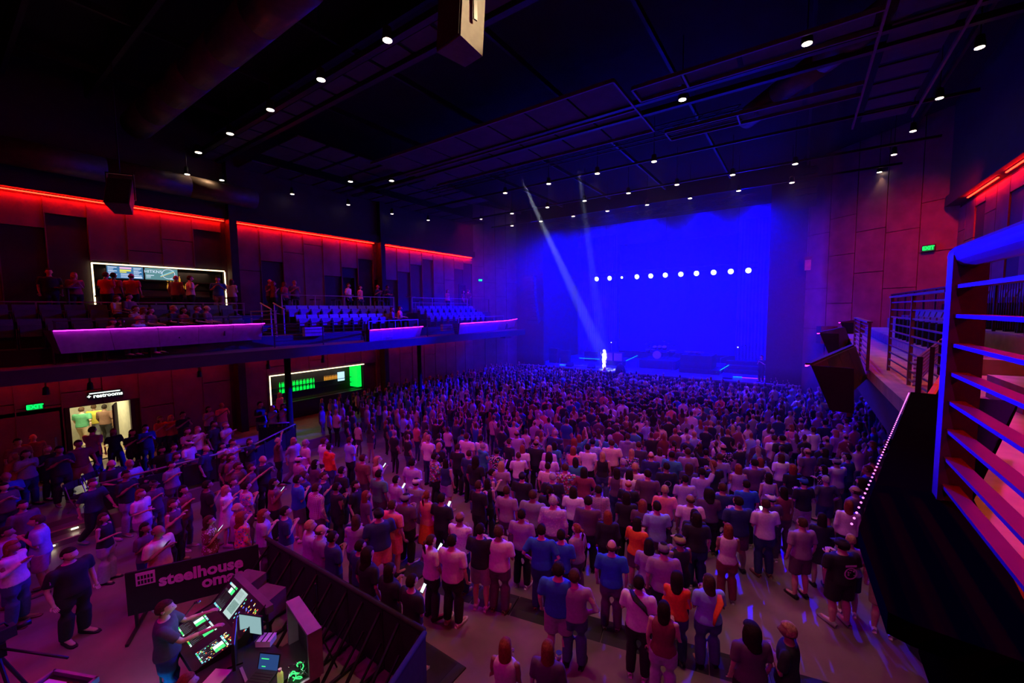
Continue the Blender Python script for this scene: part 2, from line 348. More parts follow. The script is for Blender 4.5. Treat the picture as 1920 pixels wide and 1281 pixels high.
# dark double doors on the left
d=struct(MB().box(-22.52,-22.44,-.2,2.75,2.66,2.8).box(-22.52,-22.44,2.68,2.8,.45,2.7),'door_2',M['blackmetal'])
for y in (-.1,1.3):
    lf=MB().box(-22.5,-22.46,y,y+1.36,.47,2.64).build('door_leaf',M['panel_dark'],d)
    MB().box(-22.46,-22.42,y+1.2,y+1.26,1.3,1.7).build('handle',M['chrome'],lf)
for k,(y0,y1) in enumerate([(14.6,15.35),(17.1,17.6),(24.9,25.6)]):
    d=struct(MB().box(-22.56,-22.5,y0-.08,y0,6.1,8.36).box(-22.56,-22.5,y1,y1+.08,6.1,8.36).box(-22.56,-22.5,y0,y1,8.28,8.36),'door_%d'%(3+k),M['blackmetal'])
    MB().box(-22.75,-22.7,y0,y1,6.1,8.28).build('door_leaf',M['black'],d)
# ---- bars
def bar(nm,y0,y1,z0,z1,x,fz,lab):
    b=thing(nm,lab,'bar',(x,y0,z0)); L=y1-y0; H=z1-z0
    MB().box(-1.0,-.94,0,L,-.9,H).build('back_wall',M['black'],b)
    MB().box(-1.0,0,-.06,0,-.9,H).box(-1.0,0,L,L+.06,-.9,H).box(-1,0,0,L,H,H+.06).build('alcove',M['black'],b)
    MB().box(-.75,.25,-.05,L+.05,-.06,0).build('counter',M['blackmetal'],b)
    MB().box(.0,.06,0,L,fz-z0,-.06).build('front_panel',M['panel_dark'],b)
    MB().box(.05,.09,-.05,L+.05,H-.03,H+.015).build('light_frame',M['white_led'],b)
    MB().box(.05,.09,-.06,-.015,(-.0 if z0<3 else -.35),H).build('light_frame',M['white_led'],b)
    s=MB().box(-.94,-.72,.2,L-.2,.35,.38).box(-.94,-.72,.2,L-.2,.68,.71).build('shelf',M['blackmetal'],b)
    return b
bu=bar('upper_bar',3.92,8.3,6.95,8.2,-22.5,6.1,'upper balcony bar with menu screens and glowing white frame')
MB().box(.05,.09,4.42,4.46,-.85,1.2).build('light_frame',M['white_led'],bu)
bl=bar('lower_bar',10.15,15.7,1.4,2.93,-22.5,.45,'lower hall bar with glowing white frame behind the crowd')
MB().box(-.9,-.1,5.2,5.49,.1,1.5).build('green_lit_panel',M['greenglow'],bl)
MB().box(-.8,-.76,4.3,4.75,.55,1.1).build('screen',mat('bar_screen',(0,0,0),em=(.5,.8,1),es=1.2),bl)
MB().box(-.93,-.9,.3,4.1,-.0,.3).build('tile_back',M['panel'],bu)
def bottle(parent_pos,label,group,m,n):
    bm=MB().loft([(0,0,0,.035,.035),(0,0,.17,.036,.036),(0,0,.21,.014,.014),(0,0,.28,.013,.013)],7)
    o=bm.build('bottle',m,None,True,parent_pos); tag(o,label,'bottle',group)
    c=MB().loft([(0,0,.275,.015,.015),(0,0,.3,.015,.015)],6).build('cap',M['blackmetal'],o); return o
NTHB='first second third fourth fifth sixth seventh eighth ninth tenth eleventh twelfth thirteenth fourteenth fifteenth sixteenth seventeenth eighteenth nineteenth twentieth'.split()
b0=bottle((-23.3,11.0,1.78),'green lit bottle, first from the left on the lower shelf of lower bar','green lit bottles on the lower bar shelves',M['greenglow'],0)
for r,z in enumerate((1.78,2.11)):
    for i in range(20):
        if r==0 and i==0: continue
        dup(b0,(-23.3+.05*(i%2),11.0+.1*i,z),0,'green lit bottle, %s from the left on the %s shelf of lower bar'%(NTHB[i],['lower','upper'][r]))
for i in range(12):
    if i==0: b1=bottle((-23.3,13.6,2.11),'amber bottle, first from the left on the lower bar','amber bottles on the lower bar shelf',M['yellowbottle'],0)
    else: dup(b1,(-23.3,13.6+.1*i,2.11),0,'amber bottle, %s from the left on the lower bar'%NTHB[i])
for i in range(14):
    if i==0: b2=bottle((-23.25,6.4,7.3),'amber bottle, first from the left behind the upper bar','amber bottles behind the upper bar',M['yellowbottle'],0)
    else: dup(b2,(-23.25,6.4+.11*(i%9),7.3 if i<9 else 7.63),0,'amber bottle, %s from the left behind the upper bar'%NTHB[i])
# menu screens
def lines(mb,y0,y1,z0,z1,n,r,x=.012):
    for k in range(n):
        z=z1-(z1-z0)*(k+.5)/n; l=(y1-y0)*(.95 if k%3==0 else r.uniform(.5,.9)); h=(z1-z0)/n*(.5 if k%3==0 else .3)
        mb.box(x-.004,x,y0,y0+l,z-h/2,z+h/2)
rr=random.Random(4)
def emat(n,c,s=1): return mat(n,(0,0,0),em=c,es=s)
e_bl,e_w,e_y,e_t,e_p=emat('menu_blue',(.05,.2,.42),.9),emat('menu_white',(.7,.8,1),1.1),emat('menu_yellow',(.9,.85,.1),1),emat('menu_teal',(.12,.3,.33),.9),emat('menu_pink',(.9,.5,.8),1)
ms=thing('menu_screen','blue menu screen with price columns over the upper bar','screen',(-22.5,4.28,7.66))
MB().box(-.05,0,0,1.14,-.02,.5).build('bezel',M['blackmetal'],ms); MB().box(0,.006,.02,1.12,0,.48).build('display',e_bl,ms)
mb=MB(); lines(mb,.05,.33,.03,.45,9,rr); lines(mb,.42,.7,.03,.2,4,rr); lines(mb,.82,1.08,.1,.45,7,rr); mb.box(.008,.012,.82,1.08,.03,.08); mb.build('menu_text',e_w,ms)
MB().box(.008,.012,.4,.76,.38,.45).build('menu_text',e_p,ms); MB().box(.008,.012,.4,.74,.29,.35).build('menu_text',e_y,ms); MB().box(.008,.012,.4,.6,.23,.27).build('menu_text',e_y,ms)
m2=thing('menu_screen','teal screen with lettering and a circle emblem over the upper bar','screen',(-22.5,5.44,7.66))
MB().box(-.05,0,0,1.14,-.02,.5).build('bezel',M['blackmetal'],m2); MB().box(0,.006,.02,1.12,0,.48).build('display',e_t,m2)
text('HITKNS','lettering',.17,e_w,m2,(.012,.29,.33),(R(90),0,R(90)),.002)
mb=MB(); lines(mb,.05,.32,.05,.2,3,rr); mb.box(.008,.012,.85,.95,.04,.06); mb.build('menu_text',e_w,m2)
c=MB()
for k in range(28):
    a0,a1=2*math.pi*k/28,2*math.pi*(k+1)/28; c.bar((.012,.8+.22*math.cos(a0),.26+.2*math.sin(a0)),(.012,.8+.22*math.cos(a1),.26+.2*math.sin(a1)),.004,.018)
c.build('circle_emblem',e_w,m2)
for k,(cc) in enumerate([(.9,.5,.2),(.2,.7,.5),(.3,.6,.9)]): MB().bar((.014,.52,.13+.02*k),(.014,1.0,.36+.03*k),.004,.02).build('emblem_stripe',emat('stripe%d'%k,cc),m2)
# ================================================================= left balcony
sl=struct(MB().prism([(-22.56,-10),(-17.1,-10),(-17.1,26),(-22.56,26)],4.6,4.75).box(-18.7,-18.6,-10,26,4.75,5.2).prism([(-22.56,-10),(-18.65,-10),(-18.65,26),(-22.56,26)],4.75,5.2).prism([(-22.56,-10),(-19.6,-10),(-19.6,26),(-22.56,26)],5.2,5.65).prism([(-22.56,-10),(-20.5,-10),(-20.5,26.3),(-22.56,26.3)],5.65,6.1),'floor_balcony_left',M['black'])
struct(MB().box(-17.2,-17.0,-10,26,4.35,4.75).box(-21.6,-21.4,-10,26,4.2,4.6),'beam_left',M['black'])
for a,b in [(-8,8.3),(8.9,16.7),(17.5,26)]:
    r=thing('red_light_strip','red light strip under the left balcony, %s'%{-8:'by the restroom door',8.9:'above the lower bar',17.5:'at the far end'}[a],'light strip',(-21.75,a,4.5))
    MB().box(-.05,.05,0,b-a,.02,.06).build('channel',M['blackmetal'],r); MB().box(-.02,.02,.02,b-a-.02,0,.02).build('diffuser',M['redlow'],r)
def fascia(p,q,zt,lab,h=.68,nseg=5,side=1,nm='balcony_fascia',ledm='mag',ledw=.022,dots=False):
    p=Vector((*p,zt));q=Vector((*q,zt)); d=(q-p); L=d.length; d.normalize(); inn=Vector((-d.y,d.x,0))*side  # towards the wall
    t=thing(nm,lab,'balcony fascia',p); t.rotation_euler[2]=math.atan2(d.y,d.x); s=side
    for i in range(nseg):
        a,b=L*i/nseg+.006,L*(i+1)/nseg-.006; a2=a+.22*(1-i/nseg) ; b2=b+.22*(1-(i+1)/nseg)
        MB().add([(a,0,0),(b,0,0),(b2,s*.22,-h),(a2,s*.22,-h),(a,s*.03,0),(b,s*.03,0),(b2,s*.25,-h),(a2,s*.25,-h)],[(0,1,2,3),(7,6,5,4),(0,4,5,1),(1,5,6,2),(2,6,7,3),(3,7,4,0)]).build('panel',M['fascia'] if side>0 else M['black'],t)
    MB().add([(-.012,s*.02,0),(-.012,s*.5,0),(.2,s*.5,-h),(.2,s*.24,-h),(-.002,s*.02,0),(-.002,s*.5,0),(.21,s*.5,-h),(.21,s*.24,-h)],[(0,1,2,3),(7,6,5,4),(0,4,5,1),(1,5,6,2),(2,6,7,3),(3,7,4,0)]).build('end_panel',M['black'],t)
    if not dots:
        MB().box(0,L,-s*.07 if s>0 else .0,0 if s>0 else .07,.0,.03).build('ledge',M['black'],t)
        MB().box(.02,L-.02,-s*.06-ledw/2,-s*.06+ledw/2,-.025,-.003).build('light_strip',M[ledm],t)
    return t,L
fascia((-17,2.03),(-18.24,8.12),5.78,'tilted balcony fascia with magenta light strip nearest the restrooms',nseg=5)
fascia((-17,12.3),(-17.85,16.5),5.34,'tilted balcony fascia lit blue and magenta, middle of the left balcony',nseg=5)
fascia((-17,18.75),(-18.4,25.7),5.44,'tilted balcony fascia lit blue, far end of left balcony by the stage',nseg=6)
# far angled fascia beside the stage, both sides
fascia((-18.5,25.8),(-20.9,30.6),5.44,'short magenta fascia against the wall left of the stage',nseg=3)
for a,b,k in [(12.3,16.5,0),(18.75,25.7,1)]:
    r=thing('lower_light_strip','thin magenta light line under the %s left balcony fascia'%['middle','far'][k],'light strip',(-17.05,a,4.56)); MB().box(-.02,.0,0,b-a,-.01,.01).build('diffuser',emat('mag_dim%d'%k,(.5,.02,.6),1.2),r); MB().box(-.05,-.02,0,b-a,-.02,.02).build('channel',M['blackmetal'],r)
def railing(p,q,z0,h,lab,nslat=0,npost=None,m='railsteel',top=.05,vert=False,group=None):
    p=Vector((*p,z0));q=Vector((*q,z0));d=q-p;L=d.length;d.normalize()
    t=thing('railing',lab,'railing',p,math.atan2(d.y,d.x),group)
    MB().box(0,L,-top/2-.02,top/2+.02,h-.035,h).build('top_rail',M[m],t)
    n=npost or max(2,int(L/1.4)+1)
    for i in range(n): x=.03+(L-.06)*i/(n-1); MB().box(x-.02,x+.02,-.025,.025,0,h-.035).build('post',M[m],t)
    if vert:
        for i in range(1,int(L/.13)): MB().box(i*.13-.006,i*.13+.006,-.006,.006,.08,h-.035).build('baluster',M[m],t)
    for k in range(nslat): z=h*(k+.7)/(nslat+.6); MB().box(0,L,-.012,.012,z-.012,z+.012).build('slat',M[m],t)
    return t
railing((-20.4,-4),(-20.4,8.3),6.1,.56,'dark rail behind the seats below the upper bar',1)
railing((-17.25,2.1),(-18.3,8.1),5.35,.7,'slim dark rail above the nearest magenta fascia',0,m='blackmetal')
railing((-20.4,9.9),(-20.4,16.6),6.1,.98,'blue lit drink rail on the left balcony, nearer section',1)
railing((-20.4,18.0),(-20.4,23.4),6.1,1.0,'blue lit drink rail on the left balcony, farther section',2)
railing((-17.9,8.3),(-17.15,12.2),4.75,1.0,'horizontal slat rail between the two nearer fascias',6,m='blackmetal')
railing((-17.6,16.6),(-17.1,18.7),4.75,.95,'horizontal slat rail between the middle and far fascias',6,m='blackmetal')
railing((-20.3,8.5),(-18.0,8.5),5.2,1.1,'slat rail closing the end of the nearest seats',5,m='railsteel',vert=False)
railing((-20.4,23.6),(-20.4,26.0),6.1,1.0,'dark baluster rail at the far balcony end',0,m='blackmetal',vert=True)
railing((-17.35,12.5),(-18.1,16.4),4.9,.85,'slim rail above the middle fascia',1,m='railsteel')
railing((-17.35,19),(-18.7,25.6),4.9,.9,'slim rail above the far fascia',1,m='railsteel')
for k,y in enumerate((8.75,9.3)):
    h=thing('handrail','short blue lit stair handrail with red top, %s one'%['nearer','farther'][k],'handrail',(-19.4,y,5.4))
    MB().tube([(-.5,0,1.25),(.5,0,.95)],.03,8).build('grip',M['railsteel'],h)
    for x in (-.42,.42): MB().box(x-.02,x+.02,-.02,.02,-.3 if x>0 else -.1,1.1-.3*x).build('post',M['railsteel'],h)
# folding theatre seats
def make_seat():
    t=thing('theatre_chair','','seat')
    MB().add([(-.0,-.24,.42),(.0,.24,.42),(-.14,.24,.9),(-.14,-.24,.9),(-.07,-.24,.42),(-.07,.24,.42),(-.2,.24,.9),(-.2,-.24,.9)],[(0,1,2,3),(7,6,5,4),(0,4,5,1),(1,5,6,2),(2,6,7,3),(3,7,4,0)]).build('backrest',M['seat'],t)
    MB().box(.0,.1,-.22,.22,.36,.72).build('folded_seat',M['seat'],t)
    MB().box(-.04,.22,-.27,-.245,0,.6).build('arm_frame',M['blackmetal'],t); MB().box(-.04,.22,.245,.27,0,.6).build('arm_frame',M['blackmetal'],t)
    return t
NTH='first second third fourth fifth sixth seventh eighth ninth tenth eleventh twelfth thirteenth fourteenth fifteenth sixteenth seventeenth eighteenth nineteenth twentieth'.split()
s0=make_seat(); first=True
for x,z,y0,n,g in [(-18.1,4.75,2.4,4,'front row seats behind the nearest fascia'),(-19.1,5.2,-1.5,17,'second row seats of the nearest balcony bay'),(-20.0,5.65,-1.5,17,'back row seats of the nearest balcony bay'),(-19.1,5.2,10.2,11,'blue lit front row of the middle balcony bay'),(-20.0,5.65,10.2,11,'blue lit back row of the middle balcony bay'),(-19.1,5.2,18.4,10,'blue lit front row of the far balcony bay'),(-20.0,5.65,18.4,10,'blue lit back row of the far balcony bay')]:
    for i in range(n):
        lab='%s theatre seat from the near end, '%NTH[i]+g.replace(' seats','').replace('nearest','near')
        if first: s0.location=(x,y0,z); s0['label']=lab; s0['group']=g; first=False
        else: dup(s0,(x,y0+.56*i,z),0,lab,g)
# info signs at balcony front (blue striped panels)
for k,(x,y,z,l) in enumerate([(-18.4,9.9,5.1,.9),(-17.4,12.9,4.85,1.1),(-17.6,17.9,5.0,.8)]):
    t=thing('louvred_box','blue lit louvred box on the balcony front, %s'%['by the stair handrails','under the middle seats','before the far fascia'][k],'box',(x,y,z))
    MB().box(-.2,0,0,l,0,.42).build('body',M['railsteel'],t)
    for i in range(6): MB().box(0,.03,0,l,.03+.065*i,.06+.065*i).build('slat',M['railsteel'],t)
# high tables and stools on the upper floor
def table(loc,lab):
    t=thing('high_table',lab,'table',loc)
    MB().loft([(0,0,1.04,.32,.32),(0,0,1.08,.32,.32)],16).build('top',M['panel'],t)
    MB().loft([(0,0,0,.25,.25),(0,0,.03,.22,.22),(0,0,.04,.04,.04),(0,0,1.04,.04,.04)],12).build('pedestal',M['blackmetal'],t); return t
def stool(loc,lab,rz=0):
    t=thing('bar_stool',lab,'stool',loc,rz)
    MB().box(-.19,.19,-.19,.19,.74,.79).build('seat',M['blackmetal'],t)
    for a in (-1,1):
        for b in (-1,1): MB().bar((a*.16,b*.16,.74),(a*.2,b*.2,0),.03,.03).build('leg',M['railsteel'],t)
    MB().box(-.19,.19,.17,.2,.25,.27).box(-.19,.19,-.2,-.17,.25,.27).build('footrest',M['railsteel'],t); return t
table((-21.4,1.2,6.1),'high round table on the left balcony, nearest the photographer')
table((-21.2,3.0,6.1),'high round table before the upper bar frame')
for k,(y) in enumerate((10.3,11.4,12.6,14.0,15.4,18.6,20.0,21.6)):
    L=['first','second','third','fourth','fifth','sixth','seventh','eighth'][k]
    if k in (0,3,5): table((-21.2,y,6.1),'high round table behind the blue drink rail, %s of the row'%L)
    stool((-20.85,y+.45,6.1),'bar stool behind the blue drink rail, %s from the upper bar'%L)
# under-balcony pipe with lamps
pp=thing('lighting_pipe','black pipe with lamps hung under the left balcony','pipe',(-19.6,-2,4.1)); MB().tube([(0,0,0),(0,14,0)],.03,8).build('pipe',M['blackmetal'],pp)
for y in (0,4,8,12): MB().box(-.01,.01,y,y+.02,0,.55).build('hanger',M['blackmetal'],pp)
for k,y in enumerate((2.1,3.1,6.2,8.8,11.4)):
    t=thing('pipe_lamp','small black lamp on the pipe under the balcony, %s from the restroom sign'%['first','second','third','fourth','fifth'][k],'lamp',(-19.6,y,3.8))
    MB().loft([(0,0,-.12,.09,.09),(0,0,.1,.07,.07),(0,0,.14,.03,.03)],10).build('can',M['blackmetal'],t); MB().box(-.1,.1,-.01,.01,.1,.3).build('yoke',M['blackmetal'],t)
# ================================================================= ceiling
for y in (7.17,14.2,19.9,24.3,27.75):
    t=struct(MB().box(-22.4,5.5,y+.12,y+.3,13.08,13.25).box(-22.4,5.5,y+1.0,y+1.18,13.08,13.25) if y<15 else MB().box(-21.5,4.5,y+.12,y+.2,13.1,13.2),'beam',M['blackmetal'])
cl=bpy.data.objects['ceiling']
def tiles(x0,x1,nx,y0,y1,ny,z,gap=.07):
    for i in range(nx):
        for j in range(ny):
            a=x0+(x1-x0)*i/nx;b=x0+(x1-x0)*(i+1)/nx;c=y0+(y1-y0)*j/ny;d_=y0+(y1-y0)*(j+1)/ny
            MB().box(a+gap,b-gap,c+gap,d_-gap,z,z+.05).build('ceiling_panel',M['ctile'],cl)
tiles(-22.2,4.6,22,7.5,8.15,1,13.15); tiles(-22.2,-20.6,1,9.0,26,14,13.1)
tiles(-16.6,-4.9,7,12.6,16.7,2,13.15,.04); tiles(1.5,3.0,1,9.5,21,10,13.15,.12); tiles(-4.6,1.3,4,13.4,14.1,1,13.15); tiles(-20.4,-17,2,9.2,22,9,13.4,.1); tiles(-4.4,1.3,4,17.3,18.0,1,13.15)
fr=MB()
for (a,b) in [((-4.9,12.5),(-4.9,16.8)),((-16.7,12.5),(-4.9,12.5)),((-16.7,16.8),(-4.9,16.8)),((-16.7,14.65),(-4.9,14.65)),((-4.6,13.3),(1.4,13.3)),((-4.6,14.2),(1.4,14.2)),((1.4,9),(1.4,21.2)),((3.1,9),(3.1,21.2)),((-4.6,17.2),(1.4,17.2)),((-4.6,18.1),(1.4,18.1)),((-4.6,13.3),(-4.6,14.2)),((-3.1,13.3),(-3.1,14.2)),((-4.6,17.2),(-4.6,18.1)),((-2.1,17.2),(-2.1,18.1))]:
    MB().bar((*a,13.12),(*b,13.12),.06,.12).build('frame_bar',M['nearrail'],cl)
for k,(a,b,r_,lab) in enumerate([((-21.5,-6,11.6),(-21.5,9.5,11.6),.45,'long round duct along the left wall'),((-21.0,5.2,13.4),(-9,5.2,13.4),.5,'round duct crossing the ceiling near the speaker'),((-2,19,13.6),(5,10,13.6),.4,'diagonal duct over the right side')]):
    t=thing('duct',lab,'duct',a); v=Vector(b)-Vector(a)
    for i in range(6):
        p,q=v*(i/6),v*((i+.985)/6); MB().tube([p,q],r_,16).build('duct_section',M['duct'],t,True)
for i in range(9):
    y=-8+2.0*i; struct(MB().box(-22,5,y,y+.12,14.2,15),'beam',M['black'])
for i in range(7):
    x=-20+4*i; struct(MB().box(x,x+.1,-9,30,14.4,14.6),'beam',M['blackmetal'])
def downlight(x,y,z,lab,g,r=.1,e=None,warm=True,pw=26):
    t=thing('ceiling_light',lab,'ceiling light',(x,y,z),0,g)
    MB().loft([(0,0,0,r*1.2,r*1.2),(0,0,.02,r*1.2,r*1.2),(0,0,.3,r*.9,r*.9),(0,0,.34,.02,.02)],12).build('housing',M['blackmetal'],t,True)
    MB().loft([(0,0,-.012,r,r),(0,0,.0,r,r)],12).build('lens',M['lamp'],t)
    MB().box(-.012,.012,-.012,.012,.3,15-z).build('stem',M['blackmetal'],t)
    if pw: spot('lamp_light',(x,y,z-.05),(x,y,0),(1,.66,.36),pw,75,1,.06).data.volume_factor=.12
    return t
names={7.17:'nearest lamp row',14.2:'second lamp row',19.9:'third lamp row',24.3:'fourth lamp row',27.75:'lamp row nearest the stage'}
ORD=['first','second','third','fourth','fifth','sixth','seventh','eighth','ninth','tenth']
for y,xs in {7.17:(-21.1,-17.98,-14.82,-11.75,-8.74,-5.6,-2.5),14.2:(-19.5,-17.7,-3.4,-.1),19.9:(-14.3,-11.4,-8.6,-5.8),24.3:(-16.9,-14.03,-11.34,-8.54,-5.82,-3.1,-.45),27.75:(-19.3,-16.6,-13.85,-11.23,-8.49,-5.85,-3.2,-.63)}.items():
    for i,x in enumerate(xs):
        downlight(x,[13.3,14.5,14.7,13.6][i] if y==14.2 else y,13,'round warm ceiling lamp, %s from the left in the %s'%(ORD[i],names[y]),'ceiling lamps of the '+names[y],.115,pw=(480 if x>-7 else 130) if y<15 else 50)
for i,(px,py) in enumerate([(351,327),(416,338),(548,364),(653,384),(735,401),(803,413),(902,411)]):
    p=onx(px,py,-21.7); downlight(p[0],p[1],p[2],'small lamp high over the left balcony, %s from the photographer'%ORD[i],'small lamps over the left balcony',.09,pw=0)
for i,(x,y) in enumerate([(3.64,16.51),(3.5,19.64),(3.35,22.63),(3.2,25.54),(3.04,28.38)]):
    downlight(x,y,13,'ceiling lamp over the right balcony, %s from the photographer'%ORD[i],'lamps over the right balcony',.1,pw=50)
# hanging loudspeakers
def loudspeaker(loc,rx,rz,s,lab):
    t=thing('hanging_loudspeaker',lab,'loudspeaker',loc,rz)
    b=MB().add([(-.36*s,-.3*s,-.55*s),(.36*s,-.3*s,-.55*s),(.26*s,.34*s,-.55*s),(-.26*s,.34*s,-.55*s),(-.36*s,-.3*s,.55*s),(.36*s,-.3*s,.55*s),(.26*s,.34*s,.55*s),(-.26*s,.34*s,.55*s)],[(0,3,2,1),(4,5,6,7),(0,1,5,4),(1,2,6,5),(2,3,7,6),(3,0,4,7)]).build('cabinet',mat('speaker_paint',(.13,.12,.11),.6,noise=.15),t); b.rotation_euler=(rx,0,0)
    g=MB().box(-.33*s,.33*s,-.33*s,-.3*s,-.52*s,.52*s).build('grille',M['drape'],b)
    MB().box(-.4*s,-.37*s,-.04,.04,-.1,.8*s).box(.37*s,.4*s,-.04,.04,-.1,.8*s).box(-.4*s,.4*s,-.04,.04,.78*s,.82*s).build('yoke',M['blackmetal'],t)
    MB().tube([(0,0,.8*s),(0,0,15-loc[2])],.02,6).build('cable',M['blackmetal'],t)
    return t
p=onz(866,45,11.45); loudspeaker((p[0],p[1],p[2]),R(-5),R(-8),.95,'large black loudspeaker hanging at top centre over the crowd')
p=onx(228,368,-17.5); loudspeaker((p[0],p[1],p[2]),R(-25),R(60),.85,'black loudspeaker hanging before the red strip on the left')
# ================================================================= stage
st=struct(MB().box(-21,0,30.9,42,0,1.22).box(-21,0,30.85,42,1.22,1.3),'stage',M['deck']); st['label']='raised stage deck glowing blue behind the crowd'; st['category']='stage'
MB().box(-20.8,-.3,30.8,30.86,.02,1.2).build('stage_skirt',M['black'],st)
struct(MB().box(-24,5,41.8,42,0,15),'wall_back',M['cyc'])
struct(MB().box(-21.4,-18.45,31.2,31.5,0,15),'wall_proscenium_left',M['drape']); struct(MB().box(-1.75,.3,31.2,31.5,0,15),'wall_proscenium_right',M['drape'])
struct(MB().box(-18.5,-1.7,31.2,31.6,14.0,15),'wall_proscenium_top',M['drape'])
struct(MB().box(-24,-20,31.5,42,0,15),'wall_wing_left',M['drape']); struct(MB().box(.2,5,31.5,42,0,15),'wall_wing_right',M['drape'])
def curtain(x0,x1,y,z0,z1,lab,n=26,m='cyc'):
    mb=MB(); N=n*4; vs=[]
    for i in range(N+1):
        x=x0+(x1-x0)*i/N; yy=y+.09*math.sin(i*math.pi/2+.3*math.sin(i)); vs+=[(x,yy,z0),(x,yy,z1)]
    mb.add(vs,[(2*i,2*i+2,2*i+3,2*i+1) for i in range(N)])
    o=mb.build('curtain',M[m],None,True); md=o.modifiers.new('s','SOLIDIFY'); md.thickness=.02; return tag(o,lab,'curtain')
curtain(-19.5,-15.2,40.2,1.3,13.6,'tall pleated stage curtain left of the glowing blue backdrop',18); curtain(-4.5,-1.0,40.2,1.3,13.6,'tall pleated stage curtain right of the glowing blue backdrop',14)
sc_=thing('glowing_backdrop','large plain blue backdrop, its lighting given as glow, at the back of the stage','screen',(-9.8,40.6,2.0))  # backdrop built as glowing panels in place of blue light falling on it
for i in range(8):
    for j in range(6): MB().box(-5.2+1.3*i+.004,-5.2+1.3*(i+1)-.004,-.06,0,1.75*j+.004,1.75*(j+1)-.004).build('glow_panel',M['backdrop_glow'],sc_)
MB().box(-5.3,5.3,.0,.2,-.7,10.6).build('support_frame',M['blackmetal'],sc_)
# lighting truss
def truss(x0,x1,y,z,lab,s=.32,hang=True):
    t=thing('truss',lab,'truss',(x0,y,z)); L=x1-x0; mb=MB()
    for a in (0,s):
        for b in (0,s): MB().tube([(0,a,b),(L,a,b)],.025,6).build('chord',M['blackmetal'],t)
    n=int(L/.6)
    for i in range(n):
        a=L*i/n;b=L*(i+1)/n
        for (p,q) in (((a,0,0),(b,0,s)),((a,s,s),(b,s,0)),((a,0,s),(b,s,s))): mb.bar(p,q,.02,.02)
    mb.build('lacing',M['blackmetal'],t)
    if hang:
        for x in (L*.1,L*.5,L*.9): MB().tube([(x,s/2,s),(x,s/2,15-z)],.012,5).build('chain',M['blackmetal'],t)
    return t
truss(-15.2,-2.6,34.0,9.05,'lighting truss with the row of bright stage lamps')
truss(-17.5,-2.5,30.4,12.9,'dark lighting truss high over the stage front',.45); truss(-18,-2,17.4,13.1,'dark lighting truss carrying the two follow spots',.4)
XS=[-14.59,-13.42,-12.35,-11.08,-9.96,-8.83,-7.67,-6.55,-5.37,-4.24,-3.13]
for i,x in enumerate(XS):
    t=thing('moving_head_lamp','blazing stage lamp on the truss, %s from the left'%(ORD+['eleventh'])[i],'stage lamp',(x,33.95,8.83),0,'row of bright stage lamps on the truss')
    r=.19 if i!=2 else .1
    h=MB().loft([(0,0,-.0,r,r),(0,0,.02,r,r)],16).build('lens',M['bluelens'],t); h.rotation_euler=(R(-78),0,R(-8)); h.location=(0,-.22,0)
    h=MB().loft([(0,0,0,r*1.1,r*1.1),(0,0,.3,r*.8,r*.8),(0,0,.34,.05,.05)],14).build('head',M['blackmetal'],t,True); h.rotation_euler=(R(-78),0,R(-8)); h.location=(0,-.19,0)
    h.rotation_euler=(R(102-180),0,R(-8))
    MB().box(-.26,-.22,-.05,.05,-.1,.2).box(.22,.26,-.05,.05,-.1,.2).box(-.26,.26,-.06,.06,.18,.22).build('yoke',M['blackmetal'],t)
    spot('stage_lamp_beam',(x,33.6,8.8),(x*.85-1.5,22,0),(.0,.02,1),900,70,1,.12)
# line arrays
def line_array(x,y,z0,n,lab,d=1):
    t=thing('line_array',lab,'loudspeaker',(x,y,z0)); z=0;yy=0;a=0
    for i in range(n):
        h=.36; o=MB().add([(-.55,-.3,-h+.03),(.55,-.3,-h+.03),(.4,.35,-h+.06),(-.4,.35,-h+.06),(-.55,-.3,0),(.55,-.3,0),(.4,.35,-.02),(-.4,.35,-.02)],[(0,3,2,1),(4,5,6,7),(0,1,5,4),(1,2,6,5),(2,3,7,6),(3,0,4,7)]).build('speaker_box',M['gear'],t); o.location=(0,yy,z); o.rotation_euler=(a,0,0)
        z-=h*math.cos(a); yy+=h*math.sin(a)*d*1.0; a+=R(2.2)
    MB().box(-.5,.5,-.2,.3,.02,.12).build('flying_frame',M['blackmetal'],t)
    for s in (-.4,.4): MB().tube([(s,0,.1),(s*.3,0,15-z0)],.012,5).build('chain',M['blackmetal'],t)
line_array(-18.75,29.5,8.95,11,'curved line array of black speakers hanging left of the stage')
line_array(.0,30.2,14.2,6,'black speaker array hanging high right of the stage')
t=thing('hanging_fixture','small blue lit fixture box hanging right of the stage','lamp',(.26,30.5,8.7)); MB().box(-.15,.15,-.1,.1,-.3,.3).build('body',M['railsteel'],t); MB().box(-.2,.2,-.02,.02,.3,.5).build('yoke',M['blackmetal'],t); MB().tube([(0,0,.5),(0,0,6.3)],.01,5).build('cable',M['blackmetal'],t)
t=thing('stage_monitor_speaker','wall mounted speaker below the magenta glow right of the stage','loudspeaker',(1.2,30.0,4.6),R(20)); MB().box(-.4,.4,-.5,.1,-.5,.5).build('cabinet',M['gear'],t); MB().box(-.1,.1,.1,.5,-.1,.1).build('bracket',M['blackmetal'],t)
t=thing('stage_monitor_speaker','wall mounted speaker below the fascia left of the stage','loudspeaker',(-21.0,29.3,4.3),R(-20)); MB().box(-.4,.4,-.5,.1,-.5,.5).build('cabinet',M['gear'],t); MB().box(-.1,.1,.1,.5,-.1,.1).build('bracket',M['blackmetal'],t)
